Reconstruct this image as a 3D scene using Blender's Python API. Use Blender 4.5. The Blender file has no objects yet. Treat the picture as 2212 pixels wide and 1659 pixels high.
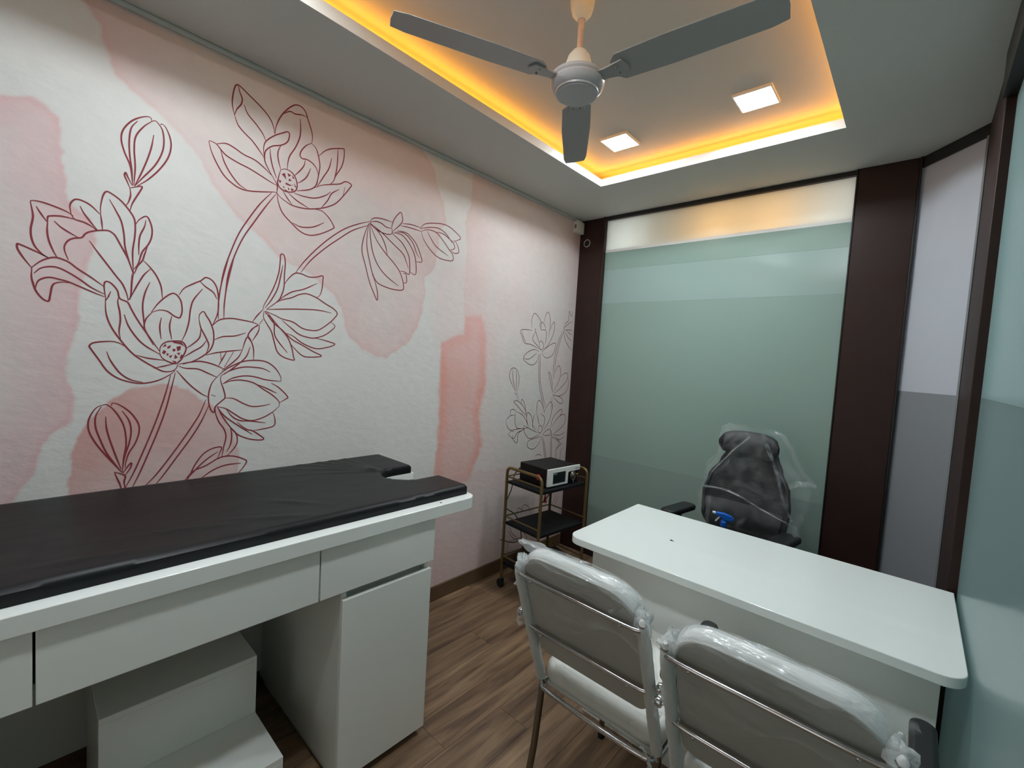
import bpy, bmesh, math, random
import numpy as np
from mathutils import Vector, Matrix, geometry

random.seed(7)
rng = np.random.default_rng(11)
SC = bpy.context.scene
COL = SC.collection

# ------------------------------------------------------------------ camera, world, exposure
cam_data = bpy.data.cameras.new('camera')
cam = bpy.data.objects.new('camera', cam_data)
COL.objects.link(cam)
RIGHT = Vector((0.73967, 0.67026, 0.06035)).normalized()
FWD = Vector((-0.667735, 0.742121, -0.058192)).normalized()
UP = RIGHT.cross(FWD).normalized()
cam.matrix_world = Matrix(((RIGHT.x, UP.x, -FWD.x, 2.0),
                           (RIGHT.y, UP.y, -FWD.y, 0.0),
                           (RIGHT.z, UP.z, -FWD.z, 1.45),
                           (0, 0, 0, 1)))
cam_data.sensor_fit = 'HORIZONTAL'
cam_data.sensor_width = 36.0
cam_data.lens = 36.0 * 968.7 / 2212.0
cam_data.clip_start = 0.02
SC.camera = cam

PANEL_POWER = 148.0        # emission strength of the square ceiling lights
COVE_POWER = 16.0         # amber strip in the ceiling recess
LOBBY_POWER = 58.0         # lobby lamps and added daylight globes beyond the frosted glass
world = bpy.data.worlds.new('daylight')
SC.world = world
world.use_nodes = True
bg = world.node_tree.nodes['Background']
bg.inputs['Color'].default_value = (1.0, 0.99, 0.96, 1)
bg.inputs['Strength'].default_value = 1.2
SC.view_settings.view_transform = 'Standard'
SC.view_settings.look = 'None'
SC.view_settings.gamma = 1.0
SC.view_settings.use_curve_mapping = False
SC.view_settings.exposure = 0.2
SC.cycles.max_bounces = 10
SC.cycles.diffuse_bounces = 5
SC.cycles.glossy_bounces = 4
SC.cycles.transmission_bounces = 6
SC.cycles.transparent_max_bounces = 16
SC.cycles.caustics_reflective = False
SC.cycles.caustics_refractive = False
SC.cycles.sample_clamp_indirect = 6.0

# ------------------------------------------------------------------ helpers
def lin(c):
    out = []
    for v in c[:3]:
        v = v / 255.0
        out.append(v / 12.92 if v <= 0.04045 else ((v + 0.055) / 1.055) ** 2.4)
    return (out[0], out[1], out[2], 1.0)

def material(name, rgb, rough=0.5, metal=0.0, spec=0.5, bump=None, noise=None, coat=0.0):
    """bump=(scale, strength, distance); noise=(scale, amount) varies the colour."""
    m = bpy.data.materials.new(name)
    m.use_nodes = True
    nt = m.node_tree
    b = nt.nodes['Principled BSDF']
    b.inputs['Base Color'].default_value = lin(rgb)
    b.inputs['Roughness'].default_value = rough
    b.inputs['Metallic'].default_value = metal
    b.inputs['Specular IOR Level'].default_value = spec
    b.inputs['Coat Weight'].default_value = coat
    tc = None
    if bump or noise:
        tc = nt.nodes.new('ShaderNodeTexCoord')
    if noise:
        n = nt.nodes.new('ShaderNodeTexNoise')
        n.inputs['Scale'].default_value = noise[0]
        n.inputs['Detail'].default_value = 5
        nt.links.new(tc.outputs['Object'], n.inputs['Vector'])
        mx = nt.nodes.new('ShaderNodeMix'); mx.data_type = 'RGBA'
        c = lin(rgb)
        mx.inputs['A'].default_value = [c[i] * (1 - noise[1]) for i in range(3)] + [1]
        mx.inputs['B'].default_value = [min(1, c[i] * (1 + noise[1])) for i in range(3)] + [1]
        nt.links.new(n.outputs['Fac'], mx.inputs['Factor'])
        nt.links.new(mx.outputs['Result'], b.inputs['Base Color'])
    if bump:
        n2 = nt.nodes.new('ShaderNodeTexNoise')
        n2.inputs['Scale'].default_value = bump[0]
        n2.inputs['Detail'].default_value = 6
        nt.links.new(tc.outputs['Object'], n2.inputs['Vector'])
        bp = nt.nodes.new('ShaderNodeBump')
        bp.inputs['Strength'].default_value = bump[1]
        bp.inputs['Distance'].default_value = bump[2]
        nt.links.new(n2.outputs['Fac'], bp.inputs['Height'])
        nt.links.new(bp.outputs['Normal'], b.inputs['Normal'])
    return m

def emission(name, rgb, strength):
    m = bpy.data.materials.new(name)
    m.use_nodes = True
    nt = m.node_tree
    nt.nodes.remove(nt.nodes['Principled BSDF'])
    e = nt.nodes.new('ShaderNodeEmission')
    e.inputs['Color'].default_value = lin(rgb)
    e.inputs['Strength'].default_value = strength
    nt.links.new(e.outputs['Emission'], nt.nodes['Material Output'].inputs['Surface'])
    return m

def frosted(name, rgb, through, thru_fac, rough=0.22, spec=0.5):
    """frosted pane: diffuse film + light let through"""
    m = bpy.data.materials.new(name)
    m.use_nodes = True
    nt = m.node_tree
    b = nt.nodes['Principled BSDF']
    b.inputs['Base Color'].default_value = lin(rgb)
    b.inputs['Roughness'].default_value = rough
    b.inputs['Specular IOR Level'].default_value = spec
    t = nt.nodes.new('ShaderNodeBsdfTranslucent')
    t.inputs['Color'].default_value = lin(through)
    mx = nt.nodes.new('ShaderNodeMixShader')
    mx.inputs['Fac'].default_value = thru_fac
    nt.links.new(b.outputs['BSDF'], mx.inputs[1])
    nt.links.new(t.outputs['BSDF'], mx.inputs[2])
    nt.links.new(mx.outputs['Shader'], nt.nodes['Material Output'].inputs['Surface'])
    return m

def plastic_film(name, low, high, tint=(235, 238, 238), scale=14.0, rough=0.18, stretch=(1, 1, 1), bump=0.6):
    """clear packing film: mostly see-through, crinkled and shiny"""
    m = bpy.data.materials.new(name)
    m.use_nodes = True
    nt = m.node_tree
    b = nt.nodes['Principled BSDF']
    b.inputs['Base Color'].default_value = lin(tint)
    b.inputs['Roughness'].default_value = rough
    b.inputs['Specular IOR Level'].default_value = 0.9
    tc = nt.nodes.new('ShaderNodeTexCoord')
    n = nt.nodes.new('ShaderNodeTexNoise')
    n.inputs['Scale'].default_value = scale
    n.inputs['Detail'].default_value = 4
    n.inputs['Distortion'].default_value = 1.2
    mp = nt.nodes.new('ShaderNodeMapping')
    mp.inputs['Scale'].default_value = stretch
    nt.links.new(tc.outputs['Object'], mp.inputs['Vector'])
    nt.links.new(mp.outputs['Vector'], n.inputs['Vector'])
    mr = nt.nodes.new('ShaderNodeMapRange')
    mr.inputs['From Min'].default_value = 0.42
    mr.inputs['From Max'].default_value = 0.68
    mr.inputs['To Min'].default_value = low
    mr.inputs['To Max'].default_value = high
    nt.links.new(n.outputs['Fac'], mr.inputs['Value'])
    bp = nt.nodes.new('ShaderNodeBump')
    bp.inputs['Strength'].default_value = bump
    bp.inputs['Distance'].default_value = 0.01
    nt.links.new(n.outputs['Fac'], bp.inputs['Height'])
    nt.links.new(bp.outputs['Normal'], b.inputs['Normal'])
    tr = nt.nodes.new('ShaderNodeBsdfTransparent')
    mx = nt.nodes.new('ShaderNodeMixShader')
    nt.links.new(mr.outputs['Result'], mx.inputs['Fac'])
    nt.links.new(tr.outputs['BSDF'], mx.inputs[1])
    nt.links.new(b.outputs['BSDF'], mx.inputs[2])
    nt.links.new(mx.outputs['Shader'], nt.nodes['Material Output'].inputs['Surface'])
    return m

def frame_axes(d):
    d = d.normalized()
    a = Vector((0, 0, 1)) if abs(d.z) < 0.9 else Vector((1, 0, 0))
    s = d.cross(a).normalized()
    return s, s.cross(d).normalized()

def smooth_path(pts, n=6, closed=False):
    pts = [Vector(p) for p in pts]
    if len(pts) < 3:
        return pts
    out = []
    m = len(pts)
    for i in range(m if closed else m - 1):
        if closed:
            p0, p1, p2, p3 = pts[i - 1], pts[i], pts[(i + 1) % m], pts[(i + 2) % m]
        else:
            p1, p2 = pts[i], pts[i + 1]
            p0 = pts[i - 1] if i > 0 else p1 * 2 - p2
            p3 = pts[i + 2] if i + 2 < m else p2 * 2 - p1
        for k in range(n):
            t = k / n
            out.append(0.5 * ((2 * p1) + (p2 - p0) * t + (2 * p0 - 5 * p1 + 4 * p2 - p3) * t * t
                              + (3 * p1 - p0 - 3 * p2 + p3) * t ** 3))
    if not closed:
        out.append(pts[-1])
    return out

class MB:
    """collects shapes into one mesh"""
    def __init__(self):
        self.v = []; self.f = []
    def add(self, vs, fs):
        o = len(self.v)
        self.v += [tuple(p) for p in vs]
        self.f += [tuple(i + o for i in f) for f in fs]
        return self
    def box(self, x0, x1, y0, y1, z0, z1):
        return self.add([(x0, y0, z0), (x1, y0, z0), (x1, y1, z0), (x0, y1, z0),
                         (x0, y0, z1), (x1, y0, z1), (x1, y1, z1), (x0, y1, z1)],
                        [(0, 3, 2, 1), (4, 5, 6, 7), (0, 1, 5, 4), (1, 2, 6, 5), (2, 3, 7, 6), (3, 0, 4, 7)])
    def prism(self, poly, z0, z1, place=None):
        """poly: 2D outline, extruded z0..z1; place maps (a,b,c) to a point"""
        a = sum(poly[i - 1][0] * poly[i][1] - poly[i][0] * poly[i - 1][1] for i in range(len(poly)))
        if a < 0:
            poly = poly[::-1]
        n = len(poly)
        vs = [(p[0], p[1], z0) for p in poly] + [(p[0], p[1], z1) for p in poly]
        if place:
            vs = [place(*p) for p in vs]
        fs = [tuple(range(n - 1, -1, -1)), tuple(range(n, 2 * n))]
        fs += [(i, (i + 1) % n, n + (i + 1) % n, n + i) for i in range(n)]
        return self.add(vs, fs)
    def tube(self, pts, r, seg=10, closed=False):
        pts = [Vector(p) for p in pts]
        n = len(pts)
        rs = r if isinstance(r, (list, tuple)) else [r] * n
        vs, fs = [], []
        s = None
        for i, p in enumerate(pts):
            if closed:
                d = pts[(i + 1) % n] - pts[i - 1]
            else:
                d = pts[min(i + 1, n - 1)] - pts[max(i - 1, 0)]
            d = d.normalized()
            if s is None:
                s, u = frame_axes(d)
            else:
                s = (s - d * s.dot(d)).normalized(); u = s.cross(d)
            for k in range(seg):
                a = 2 * math.pi * k / seg
                vs.append(p + (s * math.cos(a) + u * math.sin(a)) * rs[i])
        for i in range(n if closed else n - 1):
            j = (i + 1) % n
            for k in range(seg):
                l = (k + 1) % seg
                fs.append((i * seg + k, j * seg + k, j * seg + l, i * seg + l))
        if not closed:
            fs.append(tuple(range(seg)))
            fs.append(tuple((n - 1) * seg + k for k in range(seg - 1, -1, -1)))
        return self.add(vs, fs)
    def lathe(self, prof, center=(0, 0, 0), seg=32, axis='z'):
        """prof: list of (radius, height)"""
        vs, fs = [], []
        n = len(prof)
        c = Vector(center)
        for r, h in prof:
            for k in range(seg):
                a = 2 * math.pi * k / seg
                p = (r * math.cos(a), r * math.sin(a), h)
                if axis == 'x': p = (h, r * math.cos(a), r * math.sin(a))
                if axis == 'y': p = (r * math.cos(a), h, r * math.sin(a))
                vs.append(c + Vector(p))
        for i in range(n - 1):
            for k in range(seg):
                l = (k + 1) % seg
                fs.append((i * seg + k, i * seg + l, (i + 1) * seg + l, (i + 1) * seg + k))
        fs.append(tuple(range(seg - 1, -1, -1)))
        fs.append(tuple((n - 1) * seg + k for k in range(seg)))
        return self.add(vs, fs)
    def ball(self, c, r, seg=14, sq=(1, 1, 1)):
        prof = []
        m = 8
        for i in range(m + 1):
            t = -math.pi / 2 + math.pi * i / m
            prof.append((max(1e-5, math.cos(t)) , math.sin(t)))
        o = len(self.v)
        self.lathe(prof, (0, 0, 0), seg)
        for i in range(o, len(self.v)):
            p = self.v[i]
            self.v[i] = (c[0] + p[0] * r * sq[0], c[1] + p[1] * r * sq[1], c[2] + p[2] * r * sq[2])
        return self
    def grid(self, fn, nu, nv, close_u=False):
        """fn(u, v) -> point, u and v in 0..1"""
        vs = []
        for i in range(nu):
            for j in range(nv):
                vs.append(fn(i / (nu if close_u else nu - 1), j / (nv - 1)))
        fs = []
        for i in range(nu if close_u else nu - 1):
            k = (i + 1) % nu
            for j in range(nv - 1):
                fs.append((i * nv + j, k * nv + j, k * nv + j + 1, i * nv + j + 1))
        return self.add(vs, fs)
    def build(self, name, mat, parent=None, bevel=0.0, seg=2, smooth=None, subsurf=0, loc=None):
        me = bpy.data.meshes.new(name)
        me.from_pydata([tuple(p) for p in self.v], [], self.f)
        me.update()
        bm = bmesh.new(); bm.from_mesh(me)
        bmesh.ops.recalc_face_normals(bm, faces=bm.faces)
        bm.to_mesh(me); bm.free()
        if mat:
            me.materials.append(mat)
        ob = bpy.data.objects.new(name, me)
        COL.objects.link(ob)
        if parent:
            ob.parent = parent
        if loc:
            ob.location = loc
        if bevel:
            b = ob.modifiers.new('bevel', 'BEVEL')
            b.width = bevel; b.segments = seg; b.limit_method = 'ANGLE'
        if subsurf:
            sub = ob.modifiers.new('subsurf', 'SUBSURF')
            sub.levels = subsurf; sub.render_levels = subsurf
        if smooth is None and bevel:
            smooth = 40
        if smooth:
            me.polygons.foreach_set('use_smooth', [True] * len(me.polygons))
            if not subsurf:
                me.set_sharp_from_angle(angle=math.radians(smooth))
        return ob

def tag(o, label=None, cat=None, group=None, kind=None):
    if label: o['label'] = label
    if cat: o['category'] = cat
    if group: o['group'] = group
    if kind: o['kind'] = kind
    return o

def thing(name, label, cat, loc=(0, 0, 0), rz=0.0, group=None):
    o = bpy.data.objects.new(name, None)
    o.empty_display_size = 0.1
    COL.objects.link(o)
    o.location = loc
    o.rotation_euler = (0, 0, rz)
    return tag(o, label, cat, group)

def struct(o, label, cat=None):
    return tag(o, label, cat, None, 'structure')

def rounded(x0, x1, y0, y1, r00, r10, r11, r01, n=8):
    """rectangle outline with a radius at each corner (x0y0, x1y0, x1y1, x0y1)"""
    out = []
    for cx, cy, r, a0, sx, sy in ((x0, y0, r00, 180, 1, 1), (x1, y0, r10, 270, -1, 1),
                                  (x1, y1, r11, 0, -1, -1), (x0, y1, r01, 90, 1, -1)):
        if r <= 0:
            out.append((cx, cy)); continue
        for k in range(n + 1):
            a = math.radians(a0 + 90 * k / n)
            out.append((cx + sx * r + r * math.cos(a), cy + sy * r + r * math.sin(a)))
    return out

def lerp_table(tab, x):
    if x <= tab[0][0]:
        return tab[0][1:]
    for a, b in zip(tab, tab[1:]):
        if x <= b[0]:
            t = (x - a[0]) / (b[0] - a[0]); t = t * t * (3 - 2 * t)
            return tuple(a[i] + (b[i] - a[i]) * t for i in range(1, len(a)))
    return tab[-1][1:]

class Noise2:
    """tileable-ish value noise for numpy arrays"""
    def __init__(self, seed):
        self.t = np.random.default_rng(seed).random((256, 256))
    def __call__(self, x, y):
        xi = np.floor(x).astype(int); yi = np.floor(y).astype(int)
        fx = x - xi; fy = y - yi
        fx = fx * fx * (3 - 2 * fx); fy = fy * fy * (3 - 2 * fy)
        t = self.t
        a = t[xi % 256, yi % 256]; b = t[(xi + 1) % 256, yi % 256]
        c = t[xi % 256, (yi + 1) % 256]; d = t[(xi + 1) % 256, (yi + 1) % 256]
        return (a * (1 - fx) + b * fx) * (1 - fy) + (c * (1 - fx) + d * fx) * fy
    def fbm(self, x, y, oct=4):
        s = 0; a = 0.5; tot = 0
        for i in range(oct):
            s = s + a * self(x * 2 ** i + 17.3 * i, y * 2 ** i + 5.1 * i); tot += a; a *= 0.55
        return s / tot
STROKES = {
 'bud_top': [
  [265,1947,259,2007,243,2051,235,2088,240,2121,261,2157,288,2181,308,2189,314,2178],
  [276,2163,260,2134,255,2091,257,2042,263,1994,265,1963],
  [314,2178,292,2151,272,2112,268,2069,271,2011,268,1950],
  [314,2178,323,2183,333,2175,343,2158,347,2122,342,2083,323,2034,290,1981,270,1948],
  [319,2135,313,2091,302,2045,286,1993,270,1949],
  [337,2175,341,2180,352,2172,364,2143,367,2111,358,2070,335,2024,305,1981,277,1951],
  [263,1949,252,1973,247,1985,244,1975,250,1959,258,1938],
  [258,1938,272,1946,287,1953,289,1947,278,1921,265,1890,259,1865],
  [258,1938,260,1916,255,1892,249,1879],
 ],
 'lily_left': [
  [186,1834,186,1858,191,1891,199,1908,212,1906,237,1889,258,1863,270,1841,273,1818,272,1781,267,1733,268,1687,270,1657],
  [207,1886,223,1855,237,1823,244,1783,247,1743,256,1703,269,1657],
  [186,1834,189,1806,191,1783],
  [118,1815,115,1838,120,1854,129,1863,143,1863,163,1854,184,1833],
  [138,1845,147,1825,163,1801,179,1780],
  [118,1815,123,1804,129,1800,147,1797,163,1790,178,1779],
  [31,1827,35,1832,55,1833,84,1827,109,1819,123,1810],
  [31,1828,36,1795,36,1778,32,1749,33,1724,40,1699,55,1679,70,1669],
  [43,1817,53,1798,65,1778],
  [67,1766,67,1791,74,1797,94,1802,115,1802,129,1800],
  [67,1782,66,1749,70,1720,79,1693,88,1673],
  [81,1784,94,1770,112,1758,134,1746],
  [112,1672,104,1698,104,1715,112,1732,125,1742,142,1748,150,1761,160,1770,179,1779,203,1785,217,1779,225,1768,238,1741,254,1707,265,1672,269,1654],
  [160,1742,180,1710,204,1674,225,1642,242,1617,253,1586,256,1568],
  [33,1634,17,1659,6,1681,4,1693,6,1698,20,1693,43,1683,70,1669],
  [33,1634,52,1656,70,1669,85,1674,100,1671,115,1664,134,1648,164,1627,197,1601],
  [38,1617,52,1635,70,1643,88,1644,109,1635,138,1616,164,1595,196,1578],
  [40,1568,46,1594,58,1606,73,1611,94,1608,112,1604,134,1595,164,1582,197,1569],
  [34,1636,33,1608,36,1588,43,1564,55,1545,65,1538,70,1540,73,1560,77,1586,85,1596,100,1601,115,1601],
  [274,1823,284,1842,302,1857,312,1842,318,1816,316,1787,307,1761,292,1734,282,1694,271,1673],
  [301,1844,297,1820,286,1789,283,1760,283,1722],
  [307,1761,298,1726,293,1706,280,1684,272,1657],
  [270,1657,266,1630,264,1592,261,1568],
 ],
 'lotus_low': [
  [296,1706,313,1688,332,1660,345,1625,349,1585],
  [315,1681,298,1659,282,1625,270,1595,263,1576],
  [314,1636,301,1597,295,1554,298,1507,300,1475],
  [201,1557,197,1586,196,1611,202,1620,215,1614,229,1594,235,1569,255,1559,265,1537,283,1500,309,1455,344,1397],
  [233,1577,230,1556,235,1526,237,1495,234,1459,238,1433],
  [199,1562,201,1517,212,1477,236,1433,268,1388,297,1363,327,1342,353,1327,375,1326,391,1336,397,1353],
  [212,1589,206,1570,200,1557],
  [247,1517,257,1482,276,1447,301,1417,344,1387],
  [280,1381,310,1372,357,1366],
  [327,1337,349,1343,384,1354],
  [252,1408,234,1420,213,1424,175,1418,162,1408,164,1398,183,1364,206,1324,237,1298,277,1285,311,1285,345,1296,376,1316,389,1330],
  [203,1390,213,1360,237,1319,265,1296,298,1287],
  [319,1533,337,1565,359,1592,379,1607,394,1599,404,1579,407,1546,401,1523,391,1523,380,1529,364,1541,342,1543,321,1533],
  [321,1533,304,1507,300,1480,309,1455,326,1418],
  [347,1517,343,1484,347,1441],
  [377,1526,371,1487,378,1441],
  [397,1603,412,1630,440,1651,463,1666,478,1680,497,1674,513,1651,520,1611,520,1559,510,1523,501,1502],
  [459,1664,478,1646,503,1629,515,1605],
  [469,1637,441,1592,432,1554,428,1509,419,1469,408,1440],
  [459,1523,461,1541,473,1553,483,1537,495,1516,506,1482,507,1441,497,1411,478,1390,449,1369,412,1353],
  [459,1523,466,1490,482,1457,492,1428,485,1399],
  [466,1490,462,1455,443,1431,422,1413],
  [484,1445,468,1421,444,1403,416,1381],
  [344,1392,346,1414,361,1431,388,1437,410,1435,421,1413,413,1384,404,1367,389,1355,366,1363,350,1376,344,1392],
  [501,1502,525,1527,561,1537,599,1535,638,1530,661,1523],
  [509,1450,537,1464,579,1470,617,1485],
  [661,1523,638,1499,625,1473,640,1447],
  [483,1390,513,1400,554,1408,607,1417],
  [398,1353,435,1362,468,1366,508,1356,550,1336],
  [398,1347,421,1339,459,1337,489,1323,522,1306],
  [394,1330,417,1299,441,1271,471,1244,496,1229],
  [376,1313,363,1249,346,1183,325,1113,300,1038,276,970,254,920],
  [390,1322,376,1249,362,1182,340,1106,315,1031,293,968,270,911],
  [486,1221,467,1166,443,1120,411,1065,371,1001,336,950,302,911],
  [496,1197,472,1136,439,1074,398,1009,362,952,332,909],
  [266,1656,265,1628,263,1581,255,1564],
  [554,1780,540,1719,528,1659,521,1600,521,1530],
  [572,1784,558,1717,546,1650,540,1585,540,1535],
 ],
 'bud_low': [
  [245,975,215,1022,184,1072,164,1116,159,1146,163,1172,176,1199,191,1211],
  [191,1206,178,1176,177,1140,188,1098,207,1044,245,975],
  [191,1209,204,1212,222,1194,242,1156,252,1119,255,1070,249,1023,246,975],
  [202,1172,205,1128,219,1069,243,986],
  [216,1208,220,1217,238,1209,266,1182,287,1143,289,1110,279,1073,263,1042,255,1011,253,990],
  [244,1189,262,1155,268,1117,263,1075,251,1028,246,980],
  [247,972,263,999,270,1005,267,988,253,963],
  [226,980,253,963,251,942,254,914],
  [226,980,229,967,239,938,246,910],
 ],
 'lily_right': [
  [522,1309,504,1282,495,1243,496,1207,504,1179,514,1171,519,1194,542,1217,550,1229,544,1260,534,1291,534,1312],
  [503,1239,518,1233],
  [522,1309,545,1333,572,1352,615,1372,667,1377,703,1369,734,1344,754,1311,756,1291],
  [534,1312,567,1334,610,1348,656,1348,686,1343,713,1330],
  [541,1281,573,1303,617,1313,657,1309,699,1297,756,1291],
  [541,1281,573,1294,612,1295,652,1284,688,1258,725,1232,751,1204,751,1184],
  [664,1278,700,1262,740,1241],
  [717,1284,749,1264,785,1225,776,1214,754,1201],
  [550,1226,580,1222,614,1202,648,1188,690,1190,717,1196],
  [524,1193,554,1183,581,1163,615,1139,650,1130,691,1141,727,1162,751,1184],
  [556,1180,576,1151,604,1133,644,1128,701,1117],
  [727,1159,735,1138,735,1105,704,1094,651,1088],
  [524,1193,543,1162,571,1135,605,1108,651,1072],
  [524,1193,538,1162,560,1124,594,1080,634,1057,675,1047,695,1050,675,1070,651,1088,627,1097,593,1128],
  [517,1185,520,1163,531,1132,550,1100,556,1068,549,1031,544,994],
  [563,1117,588,1087,596,1061,592,1033,568,1001,560,996],
  [570,1110,576,1079,573,1041,560,1011],
  [606,1416,616,1454,626,1470,639,1449,647,1418,648,1377],
  [634,1430,621,1391,593,1359,545,1318],
  [606,1416,593,1387,566,1358,537,1333],
  [666,1521,643,1506,629,1486,627,1470],
  [666,1521,663,1495,642,1455],
  [531,1406,534,1370],
  [552,1407,531,1363,526,1351],
  [576,1408,545,1346],
  [640,1531,657,1558,678,1585],
  [666,1524,680,1547],
 ],
 'leaf_low': [
  [416,892,440,936,454,970,479,1009,509,1029,541,1032,537,1011,528,987],
  [419,912,450,949,490,965,528,987,557,994,590,989,619,975,632,963,620,940,592,905],
  [470,913,483,923,516,945,558,958,611,959],
  [530,1015,499,994,469,967,435,927],
 ],
 'fan': [
  [678,1585,682,1605,702,1646,721,1693,735,1747,739,1799,739,1815,745,1823,755,1815,759,1784,757,1738,757,1692,750,1659,735,1628,691,1587],
  [750,1779,742,1729,731,1676,708,1627,685,1592],
  [756,1696,773,1725,798,1752,824,1756,858,1748,892,1753,919,1763,921,1746,918,1704,909,1675,895,1664],
  [738,1631,763,1654,794,1675,839,1692,896,1726],
  [691,1587,739,1628,788,1648,820,1666,853,1674,895,1663,938,1641,975,1624,993,1603,977,1578,963,1563,935,1539,907,1521,879,1517,838,1523,798,1546,753,1555,722,1568,685,1580],
  [691,1587,803,1602,904,1609,965,1603],
  [963,1563,984,1547,972,1528,936,1500,894,1485,867,1485,826,1495,792,1519,753,1549],
  [894,1485,930,1479,966,1471,987,1463,960,1449,910,1438,875,1444,834,1462,800,1486,767,1497],
  [685,1580,717,1538,754,1509,794,1473,841,1449,889,1424,927,1406,876,1399,842,1404,808,1433,788,1455],
  [682,1579,681,1554,693,1530,712,1499,725,1455,738,1416,764,1394,806,1383,804,1399,795,1439,774,1484,735,1527,691,1580],
  [686,1573,707,1557,722,1532,725,1487,743,1456,779,1413],
 ],
 'hanging': [
  [799,1751,835,1808,893,1880,954,1943,1018,1996,1086,2035,1139,2059],
  [824,1761,864,1820,924,1884,987,1941,1052,1995,1129,2038],
  [1139,2059,1153,2077,1179,2086,1217,2089,1260,2087],
  [1139,2056,1172,2068,1203,2065,1226,2055,1258,2056],
  [1263,2040,1258,2063,1268,2099,1286,2128,1306,2148,1315,2133,1318,2106,1297,2076,1259,2039],
  [1139,2056,1158,2038,1197,2024,1236,2022,1259,2030,1263,2043],
  [1319,2095,1371,2104,1433,2103],
  [1309,2083,1364,2086,1434,2085],
  [1132,2047,1116,2001,1105,1953,1104,1907,1123,1851,1148,1776,1173,1726,1194,1692,1194,1730,1178,1781,1161,1815],
  [1134,2048,1127,1997,1128,1938,1144,1875,1165,1813,1193,1777,1249,1762,1298,1759,1341,1767,1337,1807,1313,1856,1274,1894,1225,1932,1176,1982,1139,2046],
  [1137,2045,1146,1975,1160,1919,1189,1864,1238,1819,1313,1780],
  [1135,2051,1189,2019,1223,1973,1241,1919],
  [1139,2052,1205,2022,1270,1983,1329,1947,1352,1910,1367,1878],
  [1313,1856,1342,1858,1373,1851,1374,1900,1363,1947,1326,1996,1276,2026,1259,2032],
  [1259,2036,1316,2039,1359,2011,1397,1962,1413,1907,1412,1856,1376,1864],
  [1275,2043,1332,2050,1385,2016,1414,1965,1433,1947],
  [1290,2054,1349,2054,1402,2020,1431,1976,1449,1930,1412,1923],
  [1335,1846,1351,1849,1359,1825,1358,1805,1337,1800],
 ],
 'hanging_small': [
  [1433,2093,1433,2103,1454,2127,1503,2145,1579,2159,1639,2151,1706,2117,1689,2098,1654,2084],
  [1433,2100,1496,2121,1552,2129,1602,2112,1650,2073],
  [1434,2085,1478,2104,1534,2103,1585,2070,1632,2030,1657,2009,1659,1978,1611,1970,1552,1975,1498,2005,1454,2047,1434,2085],
  [1474,2095,1499,2065,1539,2029,1625,1996],
  [1534,2106,1582,2107,1633,2088,1660,2071,1667,2046,1632,2030],
  [1664,2084,1680,2080,1701,2035,1669,2020,1642,2030],
 ],
 'lotus_top': [
  [560,2303,552,2335,552,2366,558,2404,567,2419,581,2415,613,2396,649,2375,680,2349,696,2323,704,2291],
  [570,2417,575,2397,584,2375,581,2353,567,2329,560,2305],
  [560,2303,573,2272,597,2251,622,2234,648,2207,669,2182],
  [591,2356,605,2327,635,2301,659,2275,671,2253],
  [704,2291,709,2328,727,2374,753,2413,780,2439,805,2442,823,2427,833,2402,849,2363,854,2336,851,2312],
  [732,2382,759,2404,781,2403,809,2411,830,2410],
  [801,2392,804,2351,801,2315,785,2269,764,2228,757,2197,756,2171],
  [666,2192,664,2223,672,2251,703,2285,734,2308,753,2320,760,2313,757,2289,746,2271,725,2255,696,2241,673,2216,668,2192,672,2167,691,2135,707,2113],
  [688,2227,690,2201,698,2165,715,2121],
  [728,2256,718,2227,720,2195,730,2162],
  [479,2174,483,2179,503,2175,519,2159,538,2145,576,2133,615,2125,655,2112,687,2101,719,2092],
  [503,2176,533,2189,561,2184,594,2171,634,2164,665,2148,697,2126],
  [479,2174,488,2142,507,2103,530,2070,559,2049,588,2039,622,2041,667,2052,709,2064,717,2061],
  [517,2158,529,2121,549,2087,578,2055,605,2042],
  [707,2113,719,2092,717,2061],
  [730,2160,749,2169,772,2165,789,2148,797,2120,793,2098,777,2085,752,2080,730,2087,720,2103,723,2129,730,2160],
  [851,2312,830,2295,811,2268,805,2245,815,2235,832,2238,856,2232,875,2215,884,2192],
  [851,2312,872,2296,885,2260,890,2226,885,2189,880,2146],
  [827,2233,822,2208,805,2180,783,2152],
  [851,2207,835,2166,812,2139,797,2128],
  [885,2195,880,2158,869,2134,842,2114,796,2096],
  [885,2272,909,2301,939,2322,990,2342,997,2337,997,2301,987,2260,963,2215,951,2184,933,2164],
  [968,2332,968,2290,965,2240,954,2188],
  [941,2283,930,2234,907,2190,881,2140],
  [869,2131,902,2153,945,2170,984,2185,1009,2203,1037,2199,1031,2182,999,2134,967,2094,930,2068,887,2048,833,2033,781,2031,753,2040,731,2051,718,2064],
  [1007,2177,999,2134],
  [981,2160,947,2131,929,2095,902,2055],
  [785,2084,826,2082,873,2089,916,2112,943,2137],
  [741,2079,758,2056,781,2031],
  [763,2077,798,2056,848,2039],
  [718,2064,726,2024,743,1989,778,1959,819,1931,861,1927,909,1947,959,1981,960,1994,938,2022,906,2043,869,2042],
  [783,1960,818,1952,860,1961,889,1976,917,1996],
  [698,2058,658,2004,624,1946,586,1872,559,1796,537,1718,527,1652,523,1604],
  [714,2057,674,1992,635,1922,601,1859,574,1789,552,1710,544,1644,541,1607],
 ],
 'spray_small': [
  [2395,1663,2385,1708,2399,1756,2422,1766,2465,1740,2491,1707,2493,1654],
  [2497,1655,2479,1694,2506,1715,2538,1688,2550,1665],
  [2525,1711,2539,1771,2566,1792,2590,1753,2597,1681,2584,1620],
  [2599,1669,2624,1714,2647,1728,2649,1674,2625,1611,2581,1553,2545,1527],
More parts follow.
